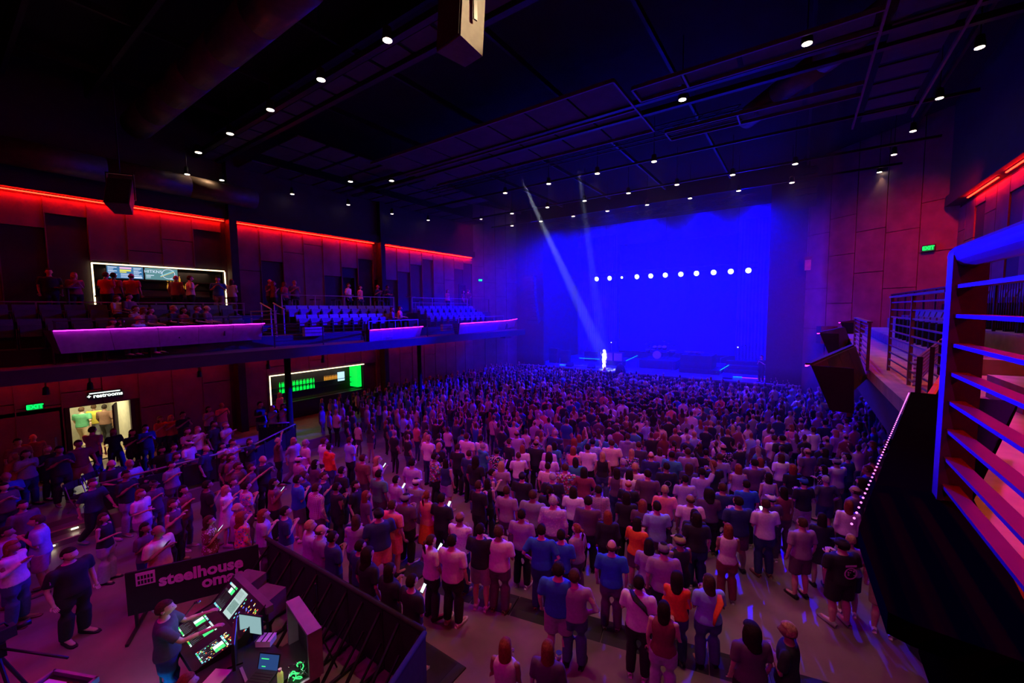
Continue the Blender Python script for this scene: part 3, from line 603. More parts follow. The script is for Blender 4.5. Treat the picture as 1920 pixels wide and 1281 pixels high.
# drum kit on riser
rs=tag(MB().box(-10.9,-8.0,34,36.8,1.3,2.0).build('drum_riser',M['gear']),'dark box riser under the drum kit','riser')
dk=thing('drum_kit','drum kit with a pale round bass drum on the riser','drum kit',(-9.6,35.2,2.0))
def drum(x,y,z,r,h,tilt,nm,head=(.35,.45,.8)):
    o=MB().loft([(0,0,0,r,r),(0,0,h,r,r)],20).build(nm,M['gear'],dk,True,(x,y,z)); o.rotation_euler=(tilt,0,0)
    MB().loft([(0,0,h,r*1.02,r*1.02),(0,0,h+.012,r*.98,r*.98)],20).build('drum_head',mat('drum_head_skin',(.75,.75,.8),.5,noise=.05),o); return o
drum(-.1,.1,.36,.34,.4,R(90),'bass_drum'); drum(-.35,0,.85,.17,.2,R(25),'tom'); drum(.05,0,.87,.18,.2,R(25),'tom'); drum(.42,.05,.85,.19,.22,R(25),'tom'); drum(.75,.5,.25,.25,.35,0,'floor_tom'); drum(-.65,.5,.55,.18,.14,0,'snare_drum'); drum(1.0,.2,.4,.25,.35,0,'floor_tom'); drum(-1.0,.2,.45,.2,.3,0,'tom')
for i,(x,y,z,r) in enumerate([(-1.05,.1,1.25,.24),(-.65,-.1,1.4,.22),(.75,-.1,1.4,.24),(1.15,.15,1.2,.22),(-.95,.5,1.0,.17),(.3,.3,1.55,.2)]):
    c=MB().loft([(0,0,0,r,r),(0,0,.01,r*.9,r*.9),(0,0,.035,r*.2,r*.2),(0,0,.05,.02,.02)],18).build('cymbal',M['chrome'],dk,True,(x,y,z)); c.rotation_euler=(R(18),R(8*(i%3-1)),0)
    MB().tube([(x,y+.05,0),(x,y,z)],.012,6).build('cymbal_stand',M['chrome'],dk)
# guitar amps, cases, keyboards, mic stands
def amp(x,y,z,w,h,lab,pale,g=None):
    t=thing('guitar_amplifier',lab,'amplifier',(x,y,z),0,g)
    MB().box(-w/2,w/2,0,.4,0,h).build('cabinet',M['gear'],t)
    MB().box(-w/2+.05,w/2-.05,-.015,0,.05,h-.05).build('grille_cloth',mat('grille_pale',(.7,.62,.8),.8,noise=.1) if pale else M['drape'],t)
    MB().box(-.1,.1,.15,.2,h,h+.03).build('handle',M['chrome'],t); return t
amp(-13.65,34.2,2.2-.5,.8,.75,'pale fronted guitar amplifier, left of the pair behind the singer',True)
amp(-12.8,34.2,2.2-.5,.8,.75,'pale fronted guitar amplifier, right of the pair behind the singer',True)
tag(MB().box(-14.2,-12.3,34.1,34.8,1.3,1.7).build('flight_case',M['gear']),'low flight case under the pale amplifiers','case')
amp(-18.6,33.2,1.3,.9,1.35,'tall dark amplifier stack, farthest left on the stage',False); amp(-17.5,33.3,1.3,.9,1.2,'dark amplifier stack beside the farthest left one',False); amp(-16.2,36,1.3,1.2,.9,'dark amplifier deep on stage left of the singer',False)
k=thing('keyboard_riser','large black box riser with keyboards, right of the drums','riser',(-6.3,33.2,1.3)); MB().box(-1.15,1.05,0,2.2,0,1.35).build('black_case',M['gear'],k); MB().box(-1.2,1.6,-.2,2.0,0,.35).build('base',M['gear'],k)
kb=thing('keyboard','keyboard with tilted stand on the black riser','keyboard',(-6.6,34.0,2.65)); MB().box(-.7,.7,-.2,.2,.15,.25).build('keyboard_body',M['chrome'],kb)
for i in range(14): MB().box(-.66+.094*i,-.575+.094*i,-.18,0,.25,.262).build('key',M['signwhite'] if 0 else M['chrome'],kb)
MB().bar((-.5,0,0),(.5,0,.15),.04,.04).bar((.5,0,0),(-.5,0,.15),.04,.04).build('stand',M['blackmetal'],kb)
def mic(x,y,z,h,lab,lamp=False):
    t=thing('microphone_stand',lab,'microphone stand',(x,y,z))
    for a in (0,2.1,4.2): MB().tube([(0,0,.15),(.3*math.cos(a),.3*math.sin(a),.01)],.012,5).build('leg',M['chrome'],t)
    MB().tube([(0,0,.1),(0,0,h)],.012,6).build('pole',M['chrome'],t); MB().tube([(0,0,h),(.45,-.1,h+.18)],.01,5).build('boom',M['chrome'],t)
    MB().ball((.48,-.1,h+.19),.04).build('microphone',M['chrome'],t,True)
    if lamp: MB().ball((-.02,-.03,h+.02),.05).build('work_light',M['signwhite'],t,True)
mic(-14.05,35.9,1.3,1.85,'stand with a tiny white lamp behind the singer',True); mic(-3.85,35.9,1.3,1.85,'stand with a tiny white lamp at right of the stage',True); mic(-15.5,33,1.3,1.4,'microphone stand on the left of the stage'); mic(-4.6,32.8,1.3,1.3,'microphone stand near the red line at stage right'); mic(-8.0,33.2,1.3,1.3,'microphone stand before the drum kit')
tag(MB().ball((-11.15,30.35,1.15),.42,.5,.95,16,9).build('draped_stage_rig',M['drape'],None,True),'rounded black draped object at the stage lip beside the singer','stage rig')
for i,(a,b,c,lab) in enumerate([((-16.6,34.5,1.75),(-14.6,34.5,1.75),(0,.9,.8),'cyan light bar on the stage left of the singer'),((-17.4,32.2,1.33),(-16.2,32.6,1.33),(0,.9,.8),'short cyan light bar low at far stage left'),((-4.9,33.0,1.5),(-4.2,33.9,2.0),(0,1,.6),'cyan slanted light bar right of the black riser'),((-4.0,32.4,1.36),(-3.2,32.6,1.36),(0,1,.6),'cyan low light bar before the red stage line'),((-3.2,32.6,1.33),(-.9,33,1.33),(1,.05,.3),'thin red light line at stage right'),((-11.8,33.4,1.9),(-11.1,34.2,2.3),(0,.8,1),'slanted cyan bar at the left edge of the drum riser'),((-17.3,32.0,1.42),(-12.6,32.0,1.42),(.5,.15,1),'long faint violet cable line on the stage')]):
    t=thing('light_bar',lab,'light',a); v=Vector(b)-Vector(a); MB().bar((0,0,0),v,.03 if i<6 else .015,.03 if i<6 else .015).build('tube',emat('bar_glow%d'%i,c,1.0 if i<6 else .25),t); MB().bar((0,.02,-.02),v+Vector((0,.02,-.02)),.03,.02).build('holder',M['blackmetal'],t)
    if a[2]>1.45: MB().box(-.015,.015,.01,.04,1.3-a[2],0).box(v.x-.015,v.x+.015,v.y,v.y+.03,1.3-a[2],v.z).build('support',M['blackmetal'],t)
def riserstep(x,y,w,lab):
    t=thing('stage_steps',lab,'steps',(x,y,1.3))
    for i in range(3): MB().box(0,w,.5*i,.5*i+.5,0,.28*(i+1)).build('step',M['gear'],t)
riserstep(-4.6,34.4,3.0,'broad low risers at stage right')
for k,(x,lab) in enumerate([(-16.2,'black wedge monitor at far left on the stage floor'),(-14.2,'black wedge monitor left of the singer'),(-4.0,'black wedge monitor at stage right')]):
    t=thing('wedge_monitor',lab,'loudspeaker',(x,31.6,1.3)); MB().add([(-.3,0,0),(.3,0,0),(.3,.4,0),(-.3,.4,0),(-.3,.0,.1),(.3,.0,.1),(.3,.35,.38),(-.3,.35,.38)],[(0,3,2,1),(4,5,6,7),(0,1,5,4),(1,2,6,5),(2,3,7,6),(3,0,4,7)]).build('cabinet',M['gear'],t); MB().box(-.25,.25,-.01,0,.02,.09).build('grille',M['drape'],t)
t=thing('crowd_fence','low black barrier fence between crowd and stage','fence',(-17,29.6,0))
for i in range(10): MB().box(1.5*i,1.5*i+1.46,0,.06,.0,1.1).build('panel',M['blackmetal'],t)
# equipment in the right front corner
t=thing('side_desk','small equipment desk with a white pilot light right of the stage','desk',(.4,29.6,0),R(-20)); MB().box(-.7,.7,-.3,.3,.9,.95).build('desk_top',M['railsteel'],t); MB().box(-.65,.65,-.25,.25,0,.9).build('cabinet',M['gear'],t); MB().box(-.5,.3,-.1,.1,.95,1.15).build('console',M['chrome'],t); MB().ball((-.72,-.3,1.1),.05).build('pilot_light',M['signwhite'],t)
# ================================================================= front-of-house corner
bc=thing('crowd_barricade','black barricade between the sound desk and the crowd','barricade',(-9.6,4.08,0),R(1.5))
L=4.9
for i in range(5):
    a,b=L*i/5+.01,L*(i+1)/5-.01
    MB().box(a,b,-.02,.02,.04,1.14).build('panel',M['black'],bc)
    MB().box(a,b,.02,.75,.0,.03).build('foot_plate',M['blackmetal'],bc)
MB().tube([(-.0,0,1.17),(L,0,1.17)],.045,8).build('top_rail',M['drape'],bc,True)
for i in range(11):
    x=.1+i*(L-.2)/10; f=MB().bar((x,-.02,1.05),(x,-.95,.03),.04,.04); f.bar((x,-.02,.03),(x,-1.0,.03),.05,.05); f.bar((x,-.03,.5),(x,-.5,.05),.03,.03); f.build('brace',M['blackmetal'],bc)
MB().box(0,L,-1.03,-.97,.0,.05).build('base_rail',M['blackmetal'],bc)
b2=thing('crowd_barricade','black end panel turning back from the long barricade','barricade',(-4.68,4.2,0),R(-72))
for i in range(3): MB().box(.95*i+.01,.95*i+.94,-.02,.02,.04,1.12-.28*i*0).build('panel',M['drape'],b2)
MB().tube([(0,0,1.15),(2.85,0,1.15)],.04,8).build('top_rail',M['drape'],b2,True)
mt=tag(MB().box(-5.6,-4.55,4.25,5.0,0,.025).build('floor_mat',M['black']),'black square foot plate at the barricade corner','mat')
# banner on its own barricade section
p=np.array([-10.58,1.93]);q=np.array([-9.5,3.85]);d=q-p;L=float(np.hypot(*d));ba=math.atan2(d[1],d[0])
bn=thing('banner_barricade','black barricade banner lettered steelhouse omaha beside the sound desk','banner',(p[0],p[1],0),ba)
MB().box(-.02,L,.0,.04,.3,1.17).build('banner_cloth',M['banner'],bn)
for x in (.1,L-.15): MB().bar((x,.03,1.1),(x,.7,.02),.05,.05).bar((x,.02,0),(x,.02,.4),.05,.05).bar((x,-.5,.03),(x,.75,.03),.05,.05).build('leg',M['blackmetal'],bn)
text('steelhouse','lettering',.33,M['bannertext'],bn,(1.2,-.01,.87),(R(90),0,0),.004,bold=.012); text('omaha','lettering',.33,M['bannertext'],bn,(1.62,-.01,.62),(R(90),0,0),.004,bold=.012)
bd=MB().box(.14,.44,-.012,0,.87,1.13).build('building_emblem',M['bannertext'],bn)
for i in range(5):
    for j in range(2): MB().box(.17+.05*i,.205+.05*i,-.016,-.011,.9+.1*j,.97+.1*j).build('emblem_window',M['banner'],bd)
# mixing console on its stand
cz=R(0)
mc=thing('mixing_console','large lit mixing console with glowing faders and screen','mixing console',(-7.86,2.5,0),R(-2)); mc.scale=(.69,.95,1)
def slab(x0,x1,y0,y1,z0,z1,th,nm,m,par,mi=None):
    return MB().add([(x0,y0,z0-th),(x1,y0,z0-th),(x1,y1,z1-th),(x0,y1,z1-th),(x0,y0,z0),(x1,y0,z0),(x1,y1,z1),(x0,y1,z1)],[(0,3,2,1),(4,5,6,7),(0,1,5,4),(1,2,6,5),(2,3,7,6),(3,0,4,7)]).build(nm,m,par)
slab(-.95,.95,-.45,.12,.88,.98,.1,'lower_deck',M['gear'],mc); slab(-.95,.95,.12,.5,.98,1.3,.1,'upper_deck',M['gear'],mc)
for s_ in (-.97,.95): slab(s_,s_+.02,-.48,.12,.9,1.0,.16,'side_panel',M['blackmetal'],mc); slab(s_,s_+.02,.12,.52,1.0,1.33,.2,'side_panel',M['blackmetal'],mc)
MB().box(-.97,.97,-.56,-.44,.8,.89).build('arm_rest',M['gear'],mc)
MB().box(-1.05,1.05,.5,.62,1.18,1.3).build('rear_edge',M['panel'],mc)
for s in (-.7,.7): MB().box(s-.04,s+.04,-.3,.4,0,.06).box(s-.03,s+.03,0,.08,.0,.85).build('stand_leg',M['blackmetal'],mc)
ez=lambda y: (.88+(y+.45)/.57*.1 if y<.12 else .98+(y-.12)/.38*.32)+.006
G=[emat('led_green',(.05,1,.2),1.4),emat('led_white',(.75,1,.95),1.5),emat('led_red',(1,.1,.05),1.5),emat('led_amber',(1,.6,.1),1.4),emat('led_cyan',(.2,.9,1),1.3),emat('led_blue',(.15,.2,1),1.4),emat('fader_grey',(.3,.33,.4),.35)]
def strip(x0,x1,y0,y1,nm,m):
    slab(x0,x1,y0,y1,ez(y0),ez(y1),.005,nm,m,mc)
for bank,bx in enumerate((-.88,-.34,.42)):
    for row,(ya,yb) in enumerate(((-.42,-.02),(.14,.46))):
        if bank==2 and row==1: continue
        if bank==1 and row==1: continue
        for i in range(8):
            x=bx+.058*i; strip(x+.012,x+.02,ya+.03,yb-.1,'fader_slot',G[6]); strip(x+.005,x+.032,ya+.05+.02*rr.random()*6,ya+.075+.12,'fader_cap' if 0 else 'fader_cap',M['blackmetal'])
            strip(x+.006,x+.034,ya-.0,ya+.02,'channel_button',G[rr.choice([0,0,1,4,3])]); strip(x+.006,x+.034,yb-.045,yb-.02,'channel_display',G[rr.choice([1,1,1,0,4])])
        strip(bx+.06*5,bx+.06*7,ya+.2,yb-.06,'level_meter',G[0]); strip(bx+.06*3,bx+.06*5,ya+.2,yb-.06,'level_meter',G[1])
strip(-.3,.1,.15,.47,'touch_screen',emat('con_screen',(.45,.62,.6),1.1)); strip(-.26,.06,.2,.33,'glow_panel',emat('con_screen2',(.12,.25,.22),1)); 
for i in range(9): strip(-.28+.042*i,-.262+.042*i,.35,.45,'meter_line',emat('meter_line%d'%i,(.1,.12,.12),1))
for i in range(44):
    x=.15+.75*rr.random();y=.16+.28*rr.random(); strip(x,x+.022,y,y+.02,'knob_light',G[rr.choice([0,1,2,3,4,5,5])])
for i in range(70):
    x=.42+.5*rr.random();y=-.42+.45*rr.random(); strip(x,x+.02,y,y+.016,'knob_light',G[rr.choice([0,1,2,3,3,4])])
area('console_glow',(-7.7,2.2,1.45),(-8.0,1.2,1.5),(.7,1,.9),.9,1.4,.4); area('desk_lamp',(-7.3,1.35,.8),(-7.4,1.2,0),(.0,.5,1),34,.5,.3)
# monitor with blue edge right of the console
mo=thing('computer_monitor','tilted flat monitor with pale screen at the console right end','monitor',(-7.18,2.74,.98),R(24)); mo.scale=(.72,.8,.8); o=MB().box(-.3,.3,-.02,.02,.0,.4).build('housing',M['blackmetal'],mo); MB().box(-.28,.28,-.026,-.02,.02,.38).build('screen',emat('pale_screen',(.3,.5,.52),.9),mo); MB().box(-.03,.03,0,.05,-.35,.1).box(-.15,.15,-.08,.12,-.37,-.35).build('stand',M['blackmetal'],mo)
mo=thing('computer_monitor','black monitor seen edge-on with blue rim beside the papers','monitor',(-6.98,2.42,.9),R(-24)); MB().box(-.3,.3,-.02,.02,.0,.42).build('housing',M['blackmetal'],mo); MB().box(-.3,.3,.02,.026,.4,.42).build('blue_rim',emat('blue_rim',(.02,.05,1),1),mo); MB().box(-.03,.03,-.05,0,-.05,.1).box(-.12,.12,-.1,.1,-.06,-.04).build('stand',M['blackmetal'],mo)
tb=thing('work_table','black folding work table beside the console','table',(-6.75,2.35,0)); MB().box(-.55,.75,-.75,.55,.8,.84).build('table_top',M['panel_dark'],tb)
for a in (-.5,.7):
    for b in (-.7,.5): MB().box(a-.02,a+.02,b-.02,b+.02,0,.8).build('leg',M['blackmetal'],tb)
def loosebox(nm,lab,cat,loc,rz,sx,sy,sz,m,lid=True):
    t=thing(nm,lab,cat,loc,rz); MB().box(-sx/2,sx/2,-sy/2,sy/2,0,sz*.9).build('body',m,t); MB().box(-sx/2-.005,sx/2+.005,-sy/2-.005,sy/2+.005,sz*.9,sz).build('lid',m,t); return t
paper=mat('white_paper',(.75,.6,.75),.8,noise=.05)
loosebox('paper_pad','white paper pad lying on the work table','paper pad',(-6.85,2.1,.84),R(30),.25,.32,.02,paper); loosebox('ribbed_box','pale ribbed box beside the black monitor','box',(-6.95,2.85,.84),R(35),.24,.18,.1,paper)
for i in range(3): MB().box(-.12+.09*i,-.1+.09*i,-.101,.101,.1,.103).build('rib',M['blackmetal'],bpy.data.objects['ribbed_box'])
# open road case with laptop
rc=thing('road_case','open road case lid with lit edges, laptop inside','case',(-6.25,2.78,0),R(-10))
MB().box(-.42,.5,-.45,.35,.0,.82).build('case_body',M['blackmetal'],rc)
ld=MB().box(-.42,.5,.35,.39,.82,1.5).build('lid',M['black'],rc)
edge=mat('case_edge',(.35,.25,.38),.4,.5,noise=.1)
MB().box(-.45,-.41,.2,.4,.82,1.52).box(.49,.53,.2,.4,.82,1.52).box(-.45,.53,.2,.4,1.5,1.54).build('lid_edge',edge,ld); MB().box(.49,.53,-.46,.36,.8,.86).box(-.43,.53,-.48,-.44,.8,.86).build('body_edge',edge,rc)
lp=thing('laptop','laptop with green traces on a dark blue screen inside the road case','laptop',(-6.35,2.6,.86),R(28)); MB().box(-.17,.17,-.24,0,0,.018).build('keyboard_base',M['gear'],lp)
sc2=MB().box(-.17,.17,0,.012,0,.23).build('screen',M['blackmetal'],lp); sc2.rotation_euler=(R(-18),0,0); MB().box(-.155,.155,-.004,0,.015,.215).build('display',emat('laptop_blue',(.02,.06,.2),1),sc2); MB().box(-.1,-.04,-.007,-.004,.05,.06).box(-.12,0,-.007,-.004,.15,.16).build('trace',G[0],sc2)
for r_ in range(4): MB().box(-.15,.15,-.21+.045*r_,-.18+.045*r_,.018,.022).build('key_row',M['drape'],lp)
cu=thing('drink_bottle','yellow labelled bottle standing in the road case','bottle',(-6.0,2.62,.84)); MB().loft([(0,0,0,.04,.04),(0,0,.15,.04,.04),(0,0,.19,.02,.02)],10).build('body',mat('yellow_bottle',(.7,.75,.2),.4,em=(.6,.8,.2),es=.25),cu,True); MB().loft([(0,0,.19,.025,.025),(0,0,.22,.025,.025)],8).build('cap',paper,cu)
for i in range(10):
    x,y=-6.15+.35*rr.random(),2.7+.25*rr.random(); c=tag(MB().tube([(x+.06*math.cos(k*.9+i),y+.05*math.sin(k*.8+i*2),.85+.012*k) for k in range(7)],.008,5).build('coiled_cable',M['chrome'] if i%3 else G[0],None,True),'thin cable coiled inside the open road case','cable','cables in the road case')
area('case_lamp',(-6.0,2.95,1.3),(-6.15,2.6,.85),(.7,1,.7),1.2,.1,.1)
rk=thing('equipment_rack','rack of blue lit gear with amber lights under the work table','rack',(-6.75,1.55,0),R(35)); MB().box(-.3,.3,-.25,.25,0,.75).build('cabinet',M['railsteel'],rk)
for i in range(5): MB().box(-.27,.27,-.27,-.25,.08+.13*i,.17+.13*i).build('drawer',M['gear'],rk)
for i in range(2):
    for j in range(6): MB().box(-.2+.09*j,-.17+.09*j,-.26,-.2,.75,.765).build('amber_light',G[3],rk) if i==0 else MB().box(-.2+.09*j,-.17+.09*j,-.16,-.13,.75,.765).build('amber_light',G[rr.choice([0,3,2])],rk)
for i,(x,y,lab) in enumerate([(-8.4,3.2,'black monitor speaker behind the console, nearer the banner'),(-7.65,3.2,'black monitor speaker behind the console, farther from the banner')]):
    t=thing('desk_speaker',lab,'loudspeaker',(x,y,0),R(20)); MB().box(-.22,.22,-.2,.2,.85,1.22).build('cabinet',mat('speaker_top',(.12,.05,.07),.6,noise=.2),t); MB().box(-.2,.2,-.22,-.2,.87,1.2).build('grille',M['drape'],t); MB().box(-.03,.03,-.03,.03,0,.85).box(-.25,.25,-.2,.2,0,.03).build('stand',M['blackmetal'],t)
def tripod(loc,h,lab,nm='tripod',cat='tripod',spread=.45,boom=None):
    t=thing(nm,lab,cat,loc)
    for a in (.4,2.5,4.6): MB().tube([(0,0,h*.45),(spread*math.cos(a),spread*math.sin(a),.01)],.014,6).build('leg',M['blackmetal'],t)
    MB().tube([(0,0,h*.15),(0,0,h)],.016,6).build('pole',M['blackmetal'],t)
    if boom: MB().tube([(0,0,h),boom],.011,6).build('boom',M['blackmetal'],t); MB().tube([boom,Vector(boom)+Vector((.12,.03,.05))],.022,8).build('microphone',M['chrome'],t,True)
    return t
tripod((-6.75,3.6,0),1.5,'thin black tripod stand by the road case','microphone_stand','microphone stand',.35)
tripod((-8.0,1.75,0),1.0,'mic stand with blue tipped microphone beside the sound engineer','microphone_stand','microphone stand',.4,(-.35,.6,1.25))
# camera on tripod at the very left edge
tr=thing('video_camera_tripod','black video camera tripod with a long pan arm at lower left','tripod',(-9.7,.3,0))
for a in (.3,2.4,4.5): MB().tube([(0,0,1.15),(.5*math.cos(a),.5*math.sin(a),.02)],.025,8).build('leg',M['blackmetal'],tr)
MB().box(-.09,.09,-.09,.09,1.1,1.3).build('head',M['blackmetal'],tr); MB().tube([(.05,.02,1.25),(.75,.62,1.0)],.018,8).build('pan_arm',M['blackmetal'],tr,True)
cm=thing('video_camera','black video camera on the tripod at lower left','camera',(-9.72,.3,1.31),R(10)); MB().box(-.07,.07,-.2,.2,0,.17).build('body',M['drape'],cm); MB().tube([(0,.2,.09),(0,.36,.09)],.05,10).build('lens',M['blackmetal'],cm,True); MB().tube([(0,-.15,.17),(0,-.12,.25),(0,.1,.25),(0,.13,.17)],.014,6).build('handle',M['blackmetal'],cm,True)
t=thing('equipment_table','magenta lit equipment case with papers at the bottom left edge','table',(-8.45,.62,0),R(25)); MB().box(-.4,.4,-.35,.35,.0,.86).build('case_body',M['blackmetal'],t)
MB().box(-.4,.4,.33,.37,.84,.92).box(.37,.41,-.35,.37,.84,.92).box(-.41,-.37,-.35,.37,.84,.92).build('case_edge',edge,t); MB().box(-.33,.0,-.1,.25,.86,.88).build('papers',paper,t); MB().box(.05,.3,-.2,.25,.86,.875).build('tray',mat('red_tray',(.5,.05,.15),.5,noise=.1),t)
# floor cable ramps
rp=thing('cable_ramp','black cable ramp crossing the floor behind the crowd','cable ramp',(-6.5,6.35,0),R(12.2))
for i in range(9): MB().add([(i*.92,-.3,0),(i*.92+.9,-.3,0),(i*.92+.9,.3,0),(i*.92,.3,0),(i*.92,-.14,.045),(i*.92+.9,-.14,.045),(i*.92+.9,.14,.045),(i*.92,.14,.045)],[(0,3,2,1),(4,5,6,7),(0,1,5,4),(1,2,6,5),(2,3,7,6),(3,0,4,7)]).build('ramp_section',M['black'],rp)
rp=thing('cable_ramp','black cable ramp among the crowd left of the barricade corner','cable ramp',(-11.6,6.6,0),R(-3))
for i in range(5): MB().add([(i*.92,-.3,0),(i*.92+.9,-.3,0),(i*.92+.9,.3,0),(i*.92,.3,0),(i*.92,-.14,.045),(i*.92+.9,-.14,.045),(i*.92+.9,.14,.045),(i*.92,.14,.045)],[(0,3,2,1),(4,5,6,7),(0,1,5,4),(1,2,6,5),(2,3,7,6),(3,0,4,7)]).build('ramp_section',M['black'],rp)
# platform rails and folding chairs
def rail2(p,q,z,h,lab):
    p=Vector((*p,z));q=Vector((*q,z));d=q-p;L=d.length
    t=thing('crowd_rail',lab,'railing',p,math.atan2(d.y,d.x)); MB().tube([(0,0,h),(L,0,h)],.03,8).build('top_rail',M['railsteel'],t,True)
    for i in range(5): MB().box(L*i/4-.02,L*i/4+.02,-.02,.02,0,h).build('post',M['blackmetal'],t)
    MB().box(0,L,-.01,.01,.12,h-.15).build('infill_panel',M['black'],t); return t
rail2((-16.2,2.6),(-16.2,6.4),.45,.95,'dark rail on the platform edge behind the folding chairs'); rail2((-16.3,6.6),(-17.9,9.0),.45,.9,'dark rail on the platform edge near the round column'); rail2((-19.2,8.1),(-18.4,9.0),.45,.9,'short rail before the lower bar with red lit top')
def chair(loc,rz,lab):
    t=thing('folding_chair',lab,'chair',loc,rz); MB().box(-.2,.2,-.2,.2,.43,.46).build('seat',M['blackmetal'],t)
    mb=MB()
    for k in range(5): a=-1+2*k/4; mb.box(a*.21-.055,a*.21+.055,-.24-.03*(1-a*a),-.22-.03*(1-a*a),.68,.88)
    mb.build('backrest',M['panel_dark'],t)
    for s in (-.21,.21): MB().tube([(s,-.26,.88),(s,-.1,.4),(s,.22,0)],.014,6).build('frame',M['railsteel'],t); MB().tube([(s,.18,.44),(s,-.24,0)],.014,6).build('rear_leg',M['railsteel'],t)
    return t
for i,(px,py,rz) in enumerate([(150,905,-60),(183,888,-60),(225,880,-50),(265,868,-50),(300,862,-40)]):
    p=onz(px,py,1.3); chair((p[0],p[1],.45),R(rz),'dark folding chair on the platform, %s from the steps'%ORD[i])
# ================================================================= right side: near fascia, railing, balcony
t=thing('balcony_fascia','broad black balcony ledge with pin lights at lower right','balcony fascia',(0,0,0))
def P3(mb,poly,z0,z1): return mb.prism(poly,z0,z1)
P3(MB(),[(.2,1.9),(.87,5.24),(1.5,5.15),(.62,2.5),(.49,1.36),(.26,1.38),(.215,1.4)],5.34,5.4).build('ledge',M['ledge'],t)
MB().add([(.2,1.9,5.34),(.87,5.24,5.34),(1.2,5.2,4.6),(.62,3.0,4.6),(.23,1.9,5.34),(.9,5.24,5.34),(1.24,5.2,4.6),(.66,3.0,4.6)],[(0,1,2,3),(7,6,5,4),(0,4,5,1),(1,5,6,2),(2,6,7,3),(3,7,4,0)]).build('panel',M['black'],t)
MB().add([(.2,1.9,5.34),(.24,1.42,5.34),(.6,2.7,4.6),(.62,3.0,4.6),(.23,1.9,5.34),(.27,1.42,5.34),(.64,2.7,4.6),(.66,3.0,4.6)],[(0,1,2,3),(7,6,5,4),(0,4,5,1),(1,5,6,2),(2,6,7,3),(3,7,4,0)]).build('panel',M['black'],t)
a_,b_=Vector((.185,1.95,5.385)),Vector((.86,5.26,5.385)); pin=None
for i in range(56):
    q=a_.lerp(b_,i/55)
    if pin is None: pin=MB().ball((0,0,0),.0045,n=6,m=4).build('pin_light',emat('pin_magenta',(1,.2,.9),2.2),t,loc=q)
    else: o=pin.copy(); COL.objects.link(o); o.location=q
# slatted rail beyond it
sr=thing('slatted_guard','long guard of thin slats running away above the right fascia','railing',(.66,4.3,4.95),math.atan2(5.03,1.25))
for k in range(7): MB().box(1.0,5.2,.0,.02,.5+.04*k,.515+.04*k).build('slat',M['railsteel'],sr)
for k in range(4): MB().box(1.0+1.38*k,1.04+1.38*k,-.04,.0,-.1,.78).build('post',M['blackmetal'],sr)
MB().box(1.0,5.2,-.09,-.05,.3,.36).build('red_strip',emat('red_line',(1,.03,.01),.5),sr)
fascia((.15,7.5),(.98,11.6),5.34,'dark tilted fascia on the right balcony with magenta edge, nearer one',side=-1,nseg=4)
fascia((.54,16.9),(1.5,21.7),5.34,'tilted fascia with magenta strip on the right balcony, farther one',side=-1,nseg=4)
fascia((1.6,25.5),(2.4,29.0),5.44,'short magenta lit fascia against the wall right of the stage',side=-1,nseg=3)
spot('magenta_wall_glow',(1.2,27.0,5.7),(1.2,30.5,4.8),(.9,.05,1),60,90,1,.1)
# near railing
nr=thing('near_railing','near steel railing of flat bars with bright blue edges','railing',(.5,0,5.08))
MB().box(-.01,.09,2.36,2.44,-.2,1.33).build('post',M['nearrail'],nr); MB().box(-.012,.004,2.352,2.37,-.2,1.32).build('post_edge',M['nearrail'],nr); MB().box(-.01,.09,.7,.78,-.2,1.33).build('post',M['nearrail'],nr)
MB().tube([(.04,.2,1.32),(.04,2.45,1.32)],.05,14).build('handrail',M['nearrail'],nr,True)
for k in range(9): z=1.195-.116*k; MB().box(0,.05,.2,2.38,z-.007,z+.007).build('flat_bar',M['nearrail'],nr)
MB().box(-.03,-.005,.2,2.38,-.38,.24).build('kick_plate',M['ledge'],nr)
# walkway slab and tiers of the right balcony
rb=struct(MB().prism([(.6,-6),(5.6,-6),(5.6,26.5),(1.9,26.5),(1.2,12),(1.2,5.2),(.6,3.3)],4.7,4.9),'floor_balcony_right',M['tan'])
struct(MB().prism([(3.05,-6),(5.6,-6),(5.6,8),(3.05,8)],4.9,5.5).prism([(2.35,11.2),(5.6,11.2),(5.6,26.3),(2.6,26.3)],4.9,5.2).prism([(3.3,11.2),(5.6,11.2),(5.6,26.3),(3.4,26.3)],5.2,5.65),'trim_5',M['concrete'])
tag(MB().box(2.2,3.0,7.4,8.6,4.9,5.22).build('concrete_step_block',M['concrete']),'tan concrete step block behind the near railing','step')
struct(MB().box(1.2,1.35,5.2,26,4.2,4.7).box(.9,5.6,4.9,5.05,4.2,4.7).box(1.6,5.6,9.2,9.4,3.5,4.7),'beam_right',M['black'])
railing((1.5,7.3),(1.5,11.2),4.9,1.5,'dark slatted guard frame on the right balcony with blue edges',10,3,m='nearrail')
railing((1.15,10.9),(1.3,15.3),4.9,1.0,'dark slatted guard lit magenta on the right balcony',8,3,m='nearrail')
railing((3.3,11.2),(3.4,16.2),5.65,1.05,'black baluster handrail climbing the right balcony, nearer',0,m='blackmetal',vert=True)
railing((3.4,16.4),(3.4,25.5),5.65,1.1,'black baluster handrail on the right balcony, farther',0,m='blackmetal',vert=True)
railing((2.6,7.0),(5.5,7.0),5.5,1.0,'plain rail across the upper tier behind the near railing',2,m='blackmetal')
for j,(x,z,g) in enumerate([(2.7,5.2,'front row seats of the right balcony'),(3.7,5.65,'back row seats of the right balcony')]):
    for i in range(10): dup(s0,(x,12+.6*i,z),R(180),'%s dark theatre seat from the near end, '%NTH[i]+g.replace(' seats',''),g)
stool((4.0,4.8,5.5),'bar stool on the upper tier seen through the near railing'); stool((4.5,6.2,5.5),'second bar stool on the upper tier behind the near railing'); table((4.2,5.5,5.5),'high table on the upper tier behind the near railing')
